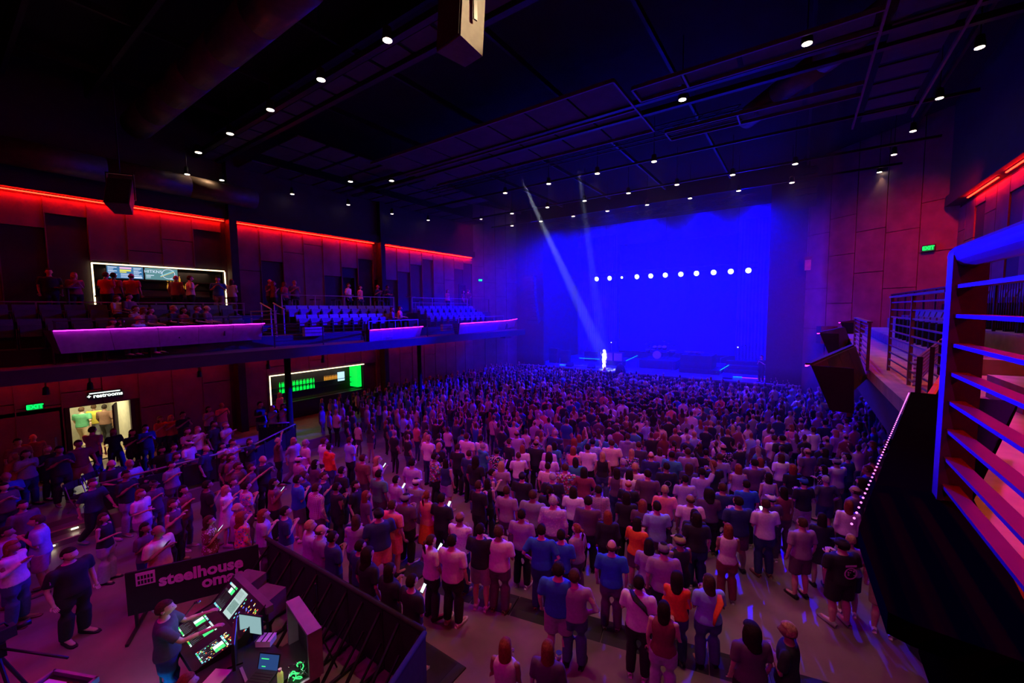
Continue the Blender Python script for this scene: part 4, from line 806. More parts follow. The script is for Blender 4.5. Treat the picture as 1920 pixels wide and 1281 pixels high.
stool((4.6,13.2,5.65),'blue lit stool on the far right balcony, nearer one'); stool((4.4,15.2,5.65),'blue lit stool on the far right balcony, farther one')
# dark structure under the right balcony
uc=MB()
cv=[(1.95,11.0),(1.8,10.6),(1.76,10.2),(1.82,9.8),(2.0,9.4),(2.3,9.2),(6,9.2),(6,11)]
tag(uc.prism(cv,0,4.2).build('bar_counter_end',M['drape'],None,False),'black rounded counter end under the right balcony','counter',kind='structure')
for k in range(3):
    t=thing('seating_riser','dark seating riser edge under the near railing, %s step down'%ORD[k],'riser',(0,0,0)); a=(.75+.35*k,.4,4.35-.5*k); b=(1.2+.35*k,4.9,4.35-.5*k)
    MB().bar(a,b,.3,.04).build('tread',M['black'],t); MB().bar((a[0]-.15,a[1],a[2]+.025),(b[0]-.15,b[1],b[2]+.025),.012,.012).build('nosing',M['railsteel'],t)
# haze over the stage and the front of the hall
def vol(name,x0,x1,y0,y1,z0,z1,d,lab):
    m=bpy.data.materials.new(name+'_volume'); m.use_nodes=True; nt=m.node_tree; nt.nodes.remove(nt.nodes['Principled BSDF'])
    s=nt.nodes.new('ShaderNodeVolumeScatter'); s.inputs['Density'].default_value=d; s.inputs['Anisotropy'].default_value=.25; nt.links.new(s.outputs[0],nt.nodes['Material Output'].inputs['Volume'])
    o=MB().box(x0,x1,y0,y1,z0,z1).build(name,m); tag(o,lab,'haze',kind='stuff'); return o
vol('stage_haze',-21.3,.9,29.5,41.75,.02,14.6,.013,'blue haze hanging over the stage')
vol('hall_haze',-21.3,.9,16.5,29.5,2.6,14.6,.013,'thin haze in the air above the front half of the crowd')
# ================================================================= people
CL=dict(white=(.72,.7,.7),pale=(.68,.52,.6),lilac=(.42,.33,.52),mauve=(.34,.22,.33),grey=(.25,.25,.28),black=(.014,.014,.018),navy=(.02,.035,.11),blue=(.02,.13,.42),teal=(.04,.28,.28),green=(.08,.3,.15),red=(.5,.04,.05),coral=(.8,.2,.2),orange=(.85,.13,.02),maroon=(.22,.03,.06),plum=(.11,.05,.1),khaki=(.42,.33,.22),brown=(.18,.09,.06),cream=(.7,.6,.42),denim=(.06,.08,.19),yellow=(.7,.6,.08),lightblue=(.28,.42,.7),rust=(.4,.12,.05),charcoal=(.06,.06,.075),olive=(.35,.4,.12))
SK=[(.52,.31,.23),(.6,.38,.29),(.45,.26,.18),(.3,.16,.1),(.56,.35,.27)]
HC=dict(dark=(.02,.013,.01),brown=(.07,.035,.02),red=(.22,.06,.03),blond=(.42,.28,.13),grey=(.35,.33,.32))
def bake(mb,vox,mats,extra=None,name='m',smooth=2):
    me=mb.mesh('tmp',mats[0]); o=bpy.data.objects.new('tmp',me); COL.objects.link(o)
    r=o.modifiers.new('r','REMESH'); r.mode='VOXEL'; r.voxel_size=vox; r.use_smooth_shade=True
    if smooth: s=o.modifiers.new('s','SMOOTH'); s.factor=.5; s.iterations=smooth
    dg=bpy.context.evaluated_depsgraph_get(); res=bpy.data.meshes.new_from_object(o.evaluated_get(dg))
    bpy.data.objects.remove(o); bpy.data.meshes.remove(me)
    if extra:
        bm=bmesh.new(); bm.from_mesh(res); bpy.data.meshes.remove(res); res=bpy.data.meshes.new(name)
        em=extra.mesh('e',mats,True); bm.from_mesh(em); bm.to_mesh(res); bm.free(); bpy.data.meshes.remove(em)
        for m in mats: res.materials.append(m)
    else:
        res.materials.clear(); res.materials.append(mats[0])
    res.name=name; res.polygons.foreach_set('use_smooth',[True]*len(res.polygons)); return res
V=Vector
def joints(g,pose):
    f=g=='f'; sw=.165 if f else .195; J={}
    dz=0; J['pel']=V((0,0,.95)); J['hip']=[V((s*.09,0,.9)) for s in(-1,1)]; J['kn']=[V((s*.1,.02,.5)) for s in(-1,1)]; J['an']=[V((s*.11,-.02,.09)) for s in(-1,1)]; J['toe']=[V((s*.14,.17,.04)) for s in(-1,1)]
    if pose=='G':
        dz=-.43
        J['kn']=[V((s*.12,.42,.5)) for s in(-1,1)]; J['an']=[V((s*.12,.44,.09)) for s in(-1,1)]; J['toe']=[V((s*.14,.62,.04)) for s in(-1,1)]
        J['hip']=[V((s*.09,0,.5)) for s in(-1,1)]
    if pose=='W':
        J['kn']=[V((-.1,.22,.52)),V((.1,-.03,.48))]; J['an']=[V((-.1,.3,.1)),V((.1,-.32,.14))]; J['toe']=[V((-.12,.49,.05)),V((.11,-.16,.04))]
    J['dz']=dz; J['sh']=[V((s*sw,0,1.42+dz)) for s in(-1,1)]
    arm={'A':(((.06,-.03,-.28),(.05,.05,-.52)),)*2,'W':(((.06,.1,-.26),(.04,.25,-.45)),((.06,-.12,-.25),(.05,-.1,-.5))),
     'B':(((.05,-.03,-.28),(.04,.04,-.52)),((.06,.0,-.27),(-.04,.25,-.18))),'P':(((.055,-.01,-.275),(-.11,.17,-.09)),)*2,
     'C':(((.13,.06,.2),(.02,.1,.46)),)*2,'D':(((.05,-.03,-.28),(.04,.04,-.52)),((.1,.08,.22),(.03,.14,.48))),
     'E':(((.07,.06,-.25),(-.14,.24,-.03)),)*2,'F':(((.06,.04,-.27),(-.27,.2,-.2)),((.06,.04,-.27),(-.25,.24,-.23))),
     'H':(((.14,-.06,-.26),(.0,.06,-.44)),)*2,'G':(((.06,.05,-.26),(-.04,.27,-.3)),)*2,
     'X':(((.05,.16,-.24),(.02,.42,-.2)),((.06,.2,-.2),(.1,.52,-.12))),
     'S':(((.05,-.03,-.28),(.05,.05,-.52)),((.06,.06,-.25),(-.16,.22,-.02)))}[pose]
    J['el'],J['wr']=[],[]
    for i,s in enumerate((-1,1)):
        e,w=arm[i]; J['el'].append(J['sh'][i]+V((s*e[0],e[1],e[2]))); J['wr'].append(J['sh'][i]+V((s*w[0],w[1],w[2])))
    return J
def torso(mb,g,dz,inf=0,z0=.84,z1=1.5,flare=0):
    f=g=='f'; S=[(.80,.15,.11),(.9,.178 if f else .17,.125),(.98,.168,.12),(1.1,.13 if f else .152,.1),(1.22,.145 if f else .165,.112),(1.33,.16 if f else .185,.118),(1.42,.155 if f else .185,.1),(1.475,.1,.075),(1.51,.06,.058)]
    s=[]
    for z,rx,ry in S:
        if z0-.001<=z<=z1+.001: s.append((0,0 if z<1.45 else -.01,z+dz,rx+inf+(flare if z<1.15 else 0),ry+inf+(flare if z<1.15 else 0)))
    mb.loft(s,16)
TC={}
def body(g,pose):
    k=('b',g,pose)
    if k in TC: return TC[k]
    J=joints(g,pose); dz=J['dz']; f=g=='f'; mb=MB(); torso(mb,g,dz)
    mb.tube([(0,-.015,1.44+dz),(0,.0,1.58+dz)],[.062 if not f else .052,.055 if not f else .048],12)
    for i in (0,1):
        mb.tube([J['hip'][i]+V((0,0,.06)),J['hip'][i]*.6+J['kn'][i]*.4,J['kn'][i],J['kn'][i]*.62+J['an'][i]*.38+V((0,-.012,0)),J['an'][i]],[.088,.082,.056,.06,.036],12)
        mb.tube([J['an'][i]+V((0,-.04,-.04)),J['an'][i]+V((0,.03,-.03)),J['toe'][i]],[.035,.042,.03],10)
        mb.ball(J['sh'][i],.06 if not f else .05)
        mb.tube([J['sh'][i],J['sh'][i]*.5+J['el'][i]*.5,J['el'][i],J['el'][i]*.65+J['wr'][i]*.35,J['wr'][i]],[.055 if not f else .044,.05 if not f else .04,.038 if not f else .033,.038 if not f else .033,.026],10)
        d=(J['wr'][i]-J['el'][i]).normalized(); mb.tube([J['wr'][i]-d*.01,J['wr'][i]+d*.04,J['wr'][i]+d*.085],[.026,.036,.03],8,flat=.75)
    ex=MB(); hz=1.645+dz
    # head: skull, jaw, nose, ears, eyes, mouth
    n,m=16,13; vs=[]
    for j in range(m):
        t=math.pi*(j+.2)/(m-.6); z=-math.cos(t); r=math.sin(t)
        for q in range(n):
            a=2*math.pi*q/n; x=r*math.cos(a)*.078; y=r*math.sin(a)*.098; zz=z*.118
            if z<0: x*=1+.28*z; y=(y+.01)*(1+.16*z) if y>0 else y*(1+.42*z)
            if y>0 and abs(x)<.016 and -.42<z<.05: y+=.022*(1-abs(z+.25)/.5)
            if y>0 and .03>abs(x)>.016 and -.05<z<.3: y-=.006
            vs.append((x,y+.012,zz+hz))
    ex.add(vs,[(j*n+q,j*n+(q+1)%n,(j+1)*n+(q+1)%n,(j+1)*n+q) for j in range(m-1) for q in range(n)]+[tuple(range(n))[::-1],tuple(range((m-1)*n,m*n))])
    for s in (-1,1):
        ex.ball((s*.079,.0,hz-.01),.012,.022,.032,6,5); ex.ball((s*.03,.094,hz+.012),.012,.008,.007,6,5,1)
    ex.ball((0,.1,hz-.055),.024,.007,.007,8,5,2)
    for i,s in enumerate((-1,1)):  # five fingers each
        w=J['wr'][i]; d=(w-J['el'][i]).normalized(); u=d.cross(V((0,0,1)))
        if u.length<.2: u=d.cross(V((0,1,0)))
        u.normalize(); v=u.cross(d); cu=-v if v.z>0 else v
        if pose in 'ADWH' and not(pose=='D' and i==1): cu=V((0,1,0))-d*d.y; cu.normalize(); u=cu.cross(d)
        for q,(o,l) in enumerate(((-.024,.062),(-.008,.074),(.008,.07),(.023,.055))):
            b=w+d*.08+u*o; m1=b+d*l*.55+cu*.006; e=m1+d*l*.3+cu*l*.35; ex.tube([b-d*.012,b,m1,e],[.009,.0095,.0085,.006],6)
        b=w+d*.03+u*(-.03); ex.tube([b,b+d*.03-u*.022+cu*.01,b+d*.058-u*.024+cu*.02],[.011,.0105,.008],6)
    TC[k]=bake(mb,.021,[M['skin'],M['eye'],M['lips']],ex,'body_'+g+pose); return TC[k]
def top(g,pose,t):
    k=('t',g,pose,t)
    if k in TC: return TC[k]
    J=joints(g,pose); dz=J['dz']; mb=MB(); torso(mb,g,dz,.018,.9 if pose!='G' else .98,1.476,.012 if t!='tank' else .0)
    if t!='tank':
        mb.loft([(0,-.008,1.44+dz,.115,.085),(0,-.008,1.485+dz,.078,.07)],14)
        for i in (0,1):
            s,e,w=J['sh'][i],J['el'][i],J['wr'][i]; mb.ball(s,.068,n=10)
            if t=='tee': mb.tube([s,s.lerp(e,.78)],[.07,.066 if g=='m' else .056],12)
            else: mb.tube([s,e,w-(w-e).normalized()*.01],[.068,.055,.042],12)
    else:
        for i in (0,1): mb.tube([V((J['sh'][i].x*.55,-.03,1.43+dz)),V((J['sh'][i].x*.55,0,1.5+dz)),V((J['sh'][i].x*.55,.05,1.43+dz))],.022,8)
    if t=='hood': mb.ball((0,-.085,1.47+dz),.11,.06,.07)
    if t=='dress':
        mb.loft([(0,0,.62+dz*.2,.24,.2),(0,0,.95+dz,.19,.145),(0,0,1.05+dz,.16,.12)],16)
    TC[k]=bake(mb,.024,[M['cloth']],None,'top_'+t,1); return TC[k]
def bottom(g,pose,t):
    k=('p',g,pose,t)
    if k in TC: return TC[k]
    J=joints(g,pose); mb=MB(); dz=-.43 if pose=='G' else 0
    mb.loft([(0,0,.82+dz,.14,.115),(0,0,.9+dz,.195 if g=='f' else .186,.14),(0,0,1.03+dz,.165,.12)],16)
    if t=='skirt':
        if pose=='G': mb.tube([V((0,0,.5)),V((0,.45,.5))],[.2,.22],14,flat=.5)
        else: mb.loft([(0,0,.45,.25,.22),(0,0,.95,.18,.14)],16)
    for i in (0,1):
        h,kn,an=J['hip'][i]+V((0,0,.04)),J['kn'][i],J['an'][i]
        if t=='trousers': mb.tube([h,h.lerp(kn,.5),kn,kn.lerp(an,.5),an+V((0,0,-.01))],[.115,.108,.088,.084,.07],12)
        elif t=='wide': mb.tube([h,h.lerp(kn,.5),kn,an+V((0,0,-.03))],[.11,.108,.1,.115],12)
        elif t=='shorts': mb.tube([h,h.lerp(kn,.5),h.lerp(kn,.9)],[.115,.112,.108],12)
    TC[k]=bake(mb,.024,[M['cloth']],None,'bottom_'+t,1); return TC[k]
def shoe(g,pose,i):
    k=('s',g,pose,i)
    if k in TC: return TC[k]
    J=joints(g,pose); a,t=J['an'][i],J['toe'][i]; d=t-a; d.z=0; d.normalize(); mb=MB(); z=a.z-.09
    c=a+V((0,0,0)); u=V((-d.y,d.x,0)); lo=[]
    for s,w,h in ((-.075,.03,.09),(-.03,.042,.115),(.05,.045,.085),(.13,.05,.06),(.2,.042,.045),(.235,.02,.03)):
        p=a+d*s; p.z=z; lo.append([p+u*w+V((0,0,.004)),p+u*w*.9+V((0,0,h*.7)),p+V((0,0,h)),p-u*w*.9+V((0,0,h*.7)),p-u*w+V((0,0,.004))])
    vs=[p for r in lo for p in r]; mb.add(vs,[(j*5+q,j*5+(q+1)%5,(j+1)*5+(q+1)%5,(j+1)*5+q) for j in range(5) for q in range(5)]+[(0,1,2,3,4),tuple(range(29,24,-1))])
    TC[k]=mb.mesh('shoe',M['leather'],True); return TC[k]
def hairmesh(t):
    if ('h',t) in TC: return TC[('h',t)]
    n,m=18,14; vs=[]; r0=random.Random(3)
    ln={'short':1,'bald':.2,'long':3.6,'bob':2.0,'pony':1,'curly':2.2,'cap':.2}[t]; mb=MB()
    if t=='cap':
        mb.loft([(0,.005,.0,.09,.108),(0,.005,.05,.088,.104),(0,.0,.095,.062,.075),(0,0,.118,.02,.025)],16)
        mb.add([(-.065,.09,.02),(.065,.09,.02),(.05,.175,.005),(-.05,.175,.005),(-.065,.09,.03),(.065,.09,.03),(.05,.175,.015),(-.05,.175,.015)],[(0,3,2,1),(4,5,6,7),(0,1,5,4),(1,2,6,5),(2,3,7,6),(3,0,4,7)])
    else:
        for j in range(m):
            tt=math.pi*(j+.2)/(m-.6); z=-math.cos(tt); r=math.sin(tt)
            for q in range(n):
                a=2*math.pi*q/n; x=r*math.cos(a)*.088; y=r*math.sin(a)*.108-.004; zz=z*.128+.006
                front=y>.028 and zz<.055
                if t=='bald': front=front or zz>.03
                if front: x*=.7;y=y*.62;
                if t=='bald' and zz>.03: zz*=.7
                elif z<0:
                    if y<.02 and ln>1:
                        zz=zz*ln; y=y-.02*(-z); x=x*(1+.35*(-z)) if r>.3 else x*(2.2)
                        if r<=.75: y-=.045
                    elif z<-.45: x*=.72; y*=.72; zz=max(zz,-.075)
                if t=='curly': k=1+.1*r0.random(); x*=k*1.16; y*=k*1.1; zz*=1.03
                vs.append((x,y+.012,zz))
        mb.add(vs,[(j*n+q,j*n+(q+1)%n,(j+1)*n+(q+1)%n,(j+1)*n+q) for j in range(m-1) for q in range(n)]+[tuple(range(n))[::-1],tuple(range((m-1)*n,m*n))])
        if t=='pony': mb.tube([(0,-.09,.05),(0,-.14,.03),(0,-.15,-.08),(0,-.13,-.22)],[.02,.032,.03,.008],8)
    TC[('h',t)]=mb.mesh('hair_'+t,M['cloth'] if t=='cap' else M['hair'],True); return TC[('h',t)]
def person(pos,rz,g,hair,hc,tt,tc,bt,bc,pose,sc=1,fat=1,skin=0,shc='black',label=None,group=None,pattern=None):
    b=bpy.data.objects.new('person',body(g,pose)); COL.objects.link(b); b.location=tuple(pos); b.rotation_euler[2]=rz; b.scale=(sc*fat*1.09,sc*fat*1.09,sc)
    s=SK[skin%5]; b.color=(*s,1)
    def ch(nm,me,col):
        o=bpy.data.objects.new(nm,me); COL.objects.link(o); o.parent=b; o.color=(*col,1); return o
    t='dress' if tt=='dress' else tt
    o=ch({'tee':'shirt','long':'long_sleeved_shirt','tank':'tank_top','hood':'hooded_sweatshirt','dress':'dress'}[tt],top(g,pose,t),CL[tc])
    if pattern: o.material_slots[0].link='OBJECT'; o.material_slots[0].material=M[pattern]
    if tt!='dress': ch({'trousers':'trousers','wide':'trousers','shorts':'shorts','skirt':'skirt'}[bt],bottom(g,pose,bt),CL[bc])
    for i in (0,1): ch('shoe',shoe(g,pose,i),CL[shc])
    J=joints(g,pose)
    h=ch('cap' if hair=='cap' else 'hair',hairmesh(hair),CL.get(hc) if hair=='cap' else HC[hc]); h.location=(0,0,1.645+J['dz'])
    if hair=='cap': ch('hair',hairmesh('short'),HC['dark']).location=(0,0,1.64+J['dz'])
    tag(b,label,'person',group); return b
def hand(pos,rz,g,pose,sc,i=1):
    J=joints(g,pose); w=J['wr'][i]; d=(w-J['el'][i]).normalized(); p=(w+d*.09)*sc; c,s=math.cos(rz),math.sin(rz)
    return np.array([pos[0]+p.x*c-p.y*s,pos[1]+p.x*s+p.y*c,pos[2]+p.z])
SX,SY=-11.0,32.0
def stage_rz(x,y): return math.atan2(SY-y,SX-x)-math.pi/2
HW={'short':'short hair','bald':'balding head','long':'long hair','bob':'bobbed hair','pony':'ponytail','curly':'curly hair','cap':'cap'}
TW={'tee':'tee','long':'long sleeves','tank':'tank top','hood':'hoodie','dress':'dress'}
PW={'A':'arms down','B':'one hand raised to the chest','P':'both hands held in front','C':'both arms up','D':'one arm up','E':'clapping','F':'arms crossed','G':'seated','H':'hands at hips','W':'walking','X':'reaching forward','S':'holding a microphone'}
# x y sex hair haircolour top colour bottom colour pose facing(deg from stage) [pattern]
HAND='''
947 1198 f long red tank pale trousers plum P 0
1027 1202 f long red tee plum trousers black B 0
1047 1055 m short dark tee blue shorts mauve A 5
1077 1068 m short brown long mauve trousers denim H 0
1147 1013 m bald brown tee blue trousers plum A 0
1015 983 m short dark tee blue trousers navy H 5
1052 993 m short dark tee blue trousers black P 0
1082 982 f pony red tee mauve trousers plum A 60
935 986 m short brown tee pale trousers plum P 0
900 982 m short dark tee black shorts mauve P 5
978 955 m short dark tee mauve trousers black P 0
1198 1080 m short dark tee white trousers black P -10
1245 1128 f bob dark tank maroon trousers lilac B -10
1270 1072 f curly dark long orange trousers denim P -15
1330 1078 f bob brown tee lightblue trousers denim P 10
1245 1017 m cap grey tee mauve trousers black A 5
1217 1010 f long dark tee mauve shorts plum P -10
1275 1003 f cap olive tank black trousers black P 30
1303 955 f long dark tee black trousers denim A 0
1195 970 f long dark tee orange shorts plum P -30
1232 940 m short dark tee lightblue trousers plum P 10
1040 930 m short brown long lilac trousers navy P 0 dots
1103 930 m short dark long plum trousers black A 0
1140 957 f long red long black trousers black A 5
1366 982 f long red tank pale trousers maroon P 0
1436 935 m short brown tee pale trousers navy P 5
1505 970 m short brown tee mauve shorts plum A 10
1542 962 f long dark dress black trousers black A -10
1580 1010 m cap black tee black shorts black P 8
1596 1002 f short blond long mauve shorts black P -20
1592 938 f bob red long white trousers black A -20
1410 1168 f curly dark tee plum trousers black A 10
1480 1167 m short blond tee black trousers black F 60
1385 930 m short dark tee navy shorts plum P 10
847 1003 m short dark tee pale trousers black A 0
807 1003 f pony brown tee white trousers black P -20
767 1080 m short dark tee black shorts mauve P -15
667 1038 m curly dark tee black trousers denim A -10
674 1013 m short dark tee navy trousers navy P -10
715 1066 f long dark tee black trousers black P -10
615 1000 m short dark tee navy trousers black P -10
582 992 m bald brown tee grey trousers plum P -20
524 953 m short dark tee navy trousers mauve P -20
558 985 m short blond tee lilac trousers grey E -20
492 955 f long red tee lilac trousers plum P -20
452 960 f curly red long coral trousers plum A 0 floral
390 967 f bob brown tee brown trousers navy P -30 dots
667 966 f bob brown long mauve trousers plum P 30
735 938 m short brown tee coral shorts coral A 0
710 953 m cap black tee navy shorts coral P 60
800 920 f pony red tank coral skirt orange A 0
828 925 m short dark tee black trousers black P -5
862 960 m bald brown long white trousers navy P 0 dots
128 1030 m short dark tee black trousers black A -65
70 966 m short brown tee lightblue shorts mauve P 170
20 1014 f bob red long white trousers denim P -40
8 988 m short dark tee mauve trousers denim A -20
192 962 f long brown tank black wide lilac B -40
295 985 m bald brown tee cream shorts plum P -60
270 980 f long dark tee plum trousers navy P -60
325 933 f long dark long black wide black P -40
32 822 m short dark tee maroon trousers black A -60
61 814 m bald brown tee maroon trousers black A -60
25 849 f curly blond tee rust trousers denim P -40
47 844 f long brown tee mauve trousers navy P -50
87 835 f bob blond tee black trousers black P -40
110 836 m short dark tee black trousers black P -60
10 885 m bald grey tee blue trousers navy P -60
6 905 f bob dark tee plum trousers navy P -60
41 938 m short dark tee plum trousers navy A -60
146 825 m short brown tee maroon trousers khaki W -60
172 800 m short brown tee mauve trousers black W 60
152 763 m short brown tee green trousers khaki W 90
175 758 m short brown tee yellow trousers grey W 90
195 758 m short dark long brown trousers black W 90
212 803 f long red tee black trousers black W -60
247 805 f long dark tee black trousers black P -60
272 796 m short dark tee black trousers black P -60
300 780 f long brown tee red trousers black E -50
320 778 f bob blond tee red trousers black E -50
342 772 m short dark tee black trousers black E -50
390 762 f long dark tee mauve trousers black P -40
415 755 m bald brown tee coral trousers mauve E -50
350 802 f long brown tee mauve trousers black E -50
370 799 f long blond tee white trousers navy E -50
400 789 m short dark tee black trousers black A -40
422 792 f short blond tee lilac trousers black E -40 dots
352 825 m cap white tee white shorts plum G -40
325 831 m short dark tee navy trousers black G -50
385 835 m bald dark tee navy trousers black A -40
415 830 f bob dark tee pale trousers navy A -40
435 823 m short brown tee lilac trousers black P -50 floral
467 822 f bob brown long black trousers plum E -50
302 837 f long dark tee black trousers black A -50
330 848 f bob brown tee navy trousers black P -50
208 862 m bald grey tee black trousers black G -60
242 862 m short blond tee lightblue trousers black G -60
235 882 m short dark tee black trousers mauve P -50
172 898 m short brown tee navy trousers black W -50
262 917 f long red tee white trousers lilac B -50
287 900 f cap plum tee plum trousers plum P -60
322 937 f long brown tank plum trousers black P -50
342 910 f long dark tee maroon trousers plum P -50
387 901 m short dark tee black trousers black P 0
422 910 f long blond dress white trousers white P -40
435 896 f bob brown tee plum trousers black P -50
460 903 m short dark tee lilac trousers plum P 0 floral
443 943 m bald grey tee lilac trousers plum P -20
445 867 m short brown tee plum trousers black E -40
420 851 f long brown tee plum trousers black A -40
432 850 f bob brown tee maroon trousers black P -40
320 865 f short dark tee grey trousers plum P -50
487 753 m short dark tee black shorts plum B -40
510 760 f bob blond tee lightblue trousers navy P -40
524 736 f long blond long coral trousers black A -30
530 757 f bob brown tee lilac trousers black P -30
572 824 m short grey tee pale trousers plum A 0
607 821 m short brown tee white trousers plum A 0
617 832 m short dark hood orange trousers denim A 5
655 819 m short brown tee lightblue trousers black P 0
520 820 m bald grey tee brown trousers black D -20
550 820 f bob blond tee lilac trousers grey W -60
560 855 m cap white tee mauve trousers plum P 0
492 854 m bald blond tee black trousers black E -70
557 891 m short dark tee blue shorts plum P -10
568 884 m short brown tee navy trousers black A 0
592 906 m short brown long maroon trousers plum A 0 plaid
606 885 m short brown tee black trousers navy P -50
512 897 f long dark long maroon trousers black P -30
680 852 m short brown tee brown trousers plum A 0
707 855 f bob blond tank cream trousers black P -20
742 892 m short dark tee lilac trousers black P -10
773 860 m short dark tee lilac trousers navy A 0
780 896 m cap white tee grey shorts plum A 0
803 815 m short blond tee white trousers navy A 0
823 830 f bob blond tee black trousers navy A 0
815 849 m short dark tee brown trousers black P -30 floral
836 860 f long dark tank navy shorts lilac A 0
858 832 m short brown tee black trousers black A 0
710 881 m short dark tee green trousers plum A 0
666 901 f long dark tee black trousers black A -70
685 920 f long red tee plum trousers black A -20
875 812 m short brown tee pale trousers plum A 0
902 816 m short dark tee pale trousers black A 0
955 822 m short brown tee black trousers black A -30
980 834 f long red tee white trousers black A 0
1005 824 m bald dark tee black trousers black A 0
1030 835 f long blond tee pale trousers black P 0
1102 832 m short dark tee white trousers black A 0
1130 847 f bob blond tank black trousers denim A 0
1075 837 f long red tank coral trousers black P -10
1147 824 m short brown tee cream trousers brown A 5
1177 812 m short brown hood grey trousers black A 0
1027 867 m short dark tee pale trousers black A 0
1060 869 m short brown tee maroon trousers plum P 0 floral
1095 876 f long dark tee maroon trousers black H 0
1157 877 f bob dark tank plum trousers navy P 0
1180 880 f long dark tank white trousers plum P 0
1191 868 m short blond tee pale trousers plum A 0
1250 867 m short dark tee black trousers navy A 5
1260 846 m short dark tee teal trousers navy B -30
1290 840 m short brown tee mauve trousers navy A 0
1317 877 m short dark tee lilac shorts mauve D 0
1285 890 m short dark tee lilac trousers plum P 0
950 911 m short brown tee mauve trousers plum A 0
979 885 m cap black tee black trousers black A 0
999 919 m short brown tee grey trousers black A 0
1030 910 f pony dark tee black trousers black P 0
1037 930 m short grey long lilac trousers plum A 0 dots
1075 912 f long dark tee white trousers navy A 0
1122 910 m short dark long navy trousers black A 0 plaid
1175 922 f long dark tee black trousers black P 0
1205 937 f long red tee plum trousers black P 0
1247 910 m short blond tee coral trousers plum A 0
1295 927 m bald brown tee pale trousers lilac A 0
1307 961 f long dark tee black trousers navy A 0
1330 915 f curly dark tee plum trousers black P 0
1355 905 m short brown tee navy trousers black P 0
1400 900 m short dark tee blue trousers black A 0
897 901 m short brown tee black trousers black P -15
914 897 f long dark tank black trousers black P 0
922 879 f pony dark tank plum trousers black P -50
892 855 m curly dark tee black trousers denim A 0
1540 744 m short dark tee olive trousers mauve P 90
1592 747 m short brown tee orange trousers black P 60
1572 749 m short grey tee plum trousers black A 30
1497 741 m short dark tee white trousers black H 180
1467 744 m short red tee pale trousers black A 20
1587 784 m short brown tee white trousers plum A 10
1668 769 m short brown tee coral trousers black A 60
1665 782 f long blond tee cream trousers black A 50
1525 800 m short brown tee white trousers plum A 5
1484 795 f long red tee coral trousers black A 10
1547 787 m short dark tee black trousers black A 0
1567 805 f long blond tee lilac trousers black B 20
1576 795 m short blond tee pale trousers navy A 10
1452 815 m short brown tee pale trousers plum A 0
1467 815 m short dark tee black trousers black A 5
1612 790 f long brown tee black skirt black A 20
1515 840 m bald brown tee plum shorts black A 10
1465 850 f long brown tee white trousers plum A 5
1487 870 f long red tee black shorts plum A 5
1508 895 m cap blue tee black shorts mauve P 10
1447 926 f cap white tee plum trousers plum P 5
1470 912 f bob dark tank maroon trousers plum A 5
1547 840 f long dark tee black trousers black H 15
1590 850 m short dark tee navy trousers navy A 20
1637 827 f bob red tee plum trousers black A 30
1657 838 m short dark tee plum trousers black A 30
1629 872 m short brown tee navy trousers black A 30
1616 895 f curly dark tee plum trousers black A 20
1605 911 m bald brown tee plum trousers black A 20
640 875 m short dark tee black trousers black A 0
630 905 m short dark long black trousers black P -10
760 925 m cap grey tee plum trousers black P 0
590 862 f long dark tee plum trousers black P 0
470 870 f long brown tee plum trousers plum P -40
1385 870 f long red tank lilac trousers black P 0
1415 860 m short dark tee plum trousers black P 5
1350 850 m short brown tee grey trousers black A 0
1215 880 m short dark tee plum trousers black A 0
940 865 f long blond tee mauve trousers black P 0
'''
persons=[]; hands=[]
pr=random.Random(11)
def add_hand(line):
    f=line.split(); x,y=float(f[0]),float(f[1]); g,hair,hc,tt,tc,bt,bc,pose=f[2:10]; da=float(f[10]); pat=f[11] if len(f)>11 else None
    sc=(1.01 if g=='m' else .955)*(1+pr.uniform(-.03,.03)); hgt=1.775*sc-(.43*sc if pose=='G' else 0)
    fl=0; p=onz(x,y,hgt)
    p2=onz(x,y,hgt+.45)
    if x<560 and ((p2[0]<-17.0 and p2[1]<=2.5) or (p2[0]<-16.2 and 2.5<p2[1]<8.2) or (p2[0]<-18.1 and 8.2<=p2[1]<12) or (p2[0]<-19.6 and 8.2<=p2[1]<14)): fl=.45; p=p2
    if p[0]<-22.2: fl=.45
    persons.append(dict(p=np.array([p[0],p[1],fl]),g=g,hair=hair,hc=hc,tt=tt,tc=tc,bt=bt,bc=bc,pose=pose,da=da,pat=pat,sc=sc,px=(x,y),hand=True,fat=pr.choice([1,1.04,1.08,1.13,.98]),skin=pr.randrange(5),shc=pr.choice(['black','black','white','grey','brown'])))
for l in HAND.strip().split('\n'): add_hand(l)
for d in persons:
    if d['px']==(128,1030): d.update(fat=1.22,sc=1.02,shc='black')
    if d['px']==(1580,1010): d.update(fat=1.22)
    if d['px'] in ((1330,1078),(1410,1168),(20,1014)): d.update(fat=1.12)
for d in persons:
    x_,y_=d['p'][:2]
    if -9.8<x_<-4.8 and 3.5<y_<4.45: d['p'][1]=4.45
# legs seen beneath the ledge at lower right, the sound engineer and his neighbour
persons.append(dict(p=np.array([*onz(1655,1188,0)[:2],0]),g='m',hair='short',hc='brown',tt='tee',tc='maroon',bt='shorts',bc='khaki',pose='A',da=-40,pat=None,sc=1,px=(1655,1100),hand=True,fat=1.05,skin=1,shc='white'))
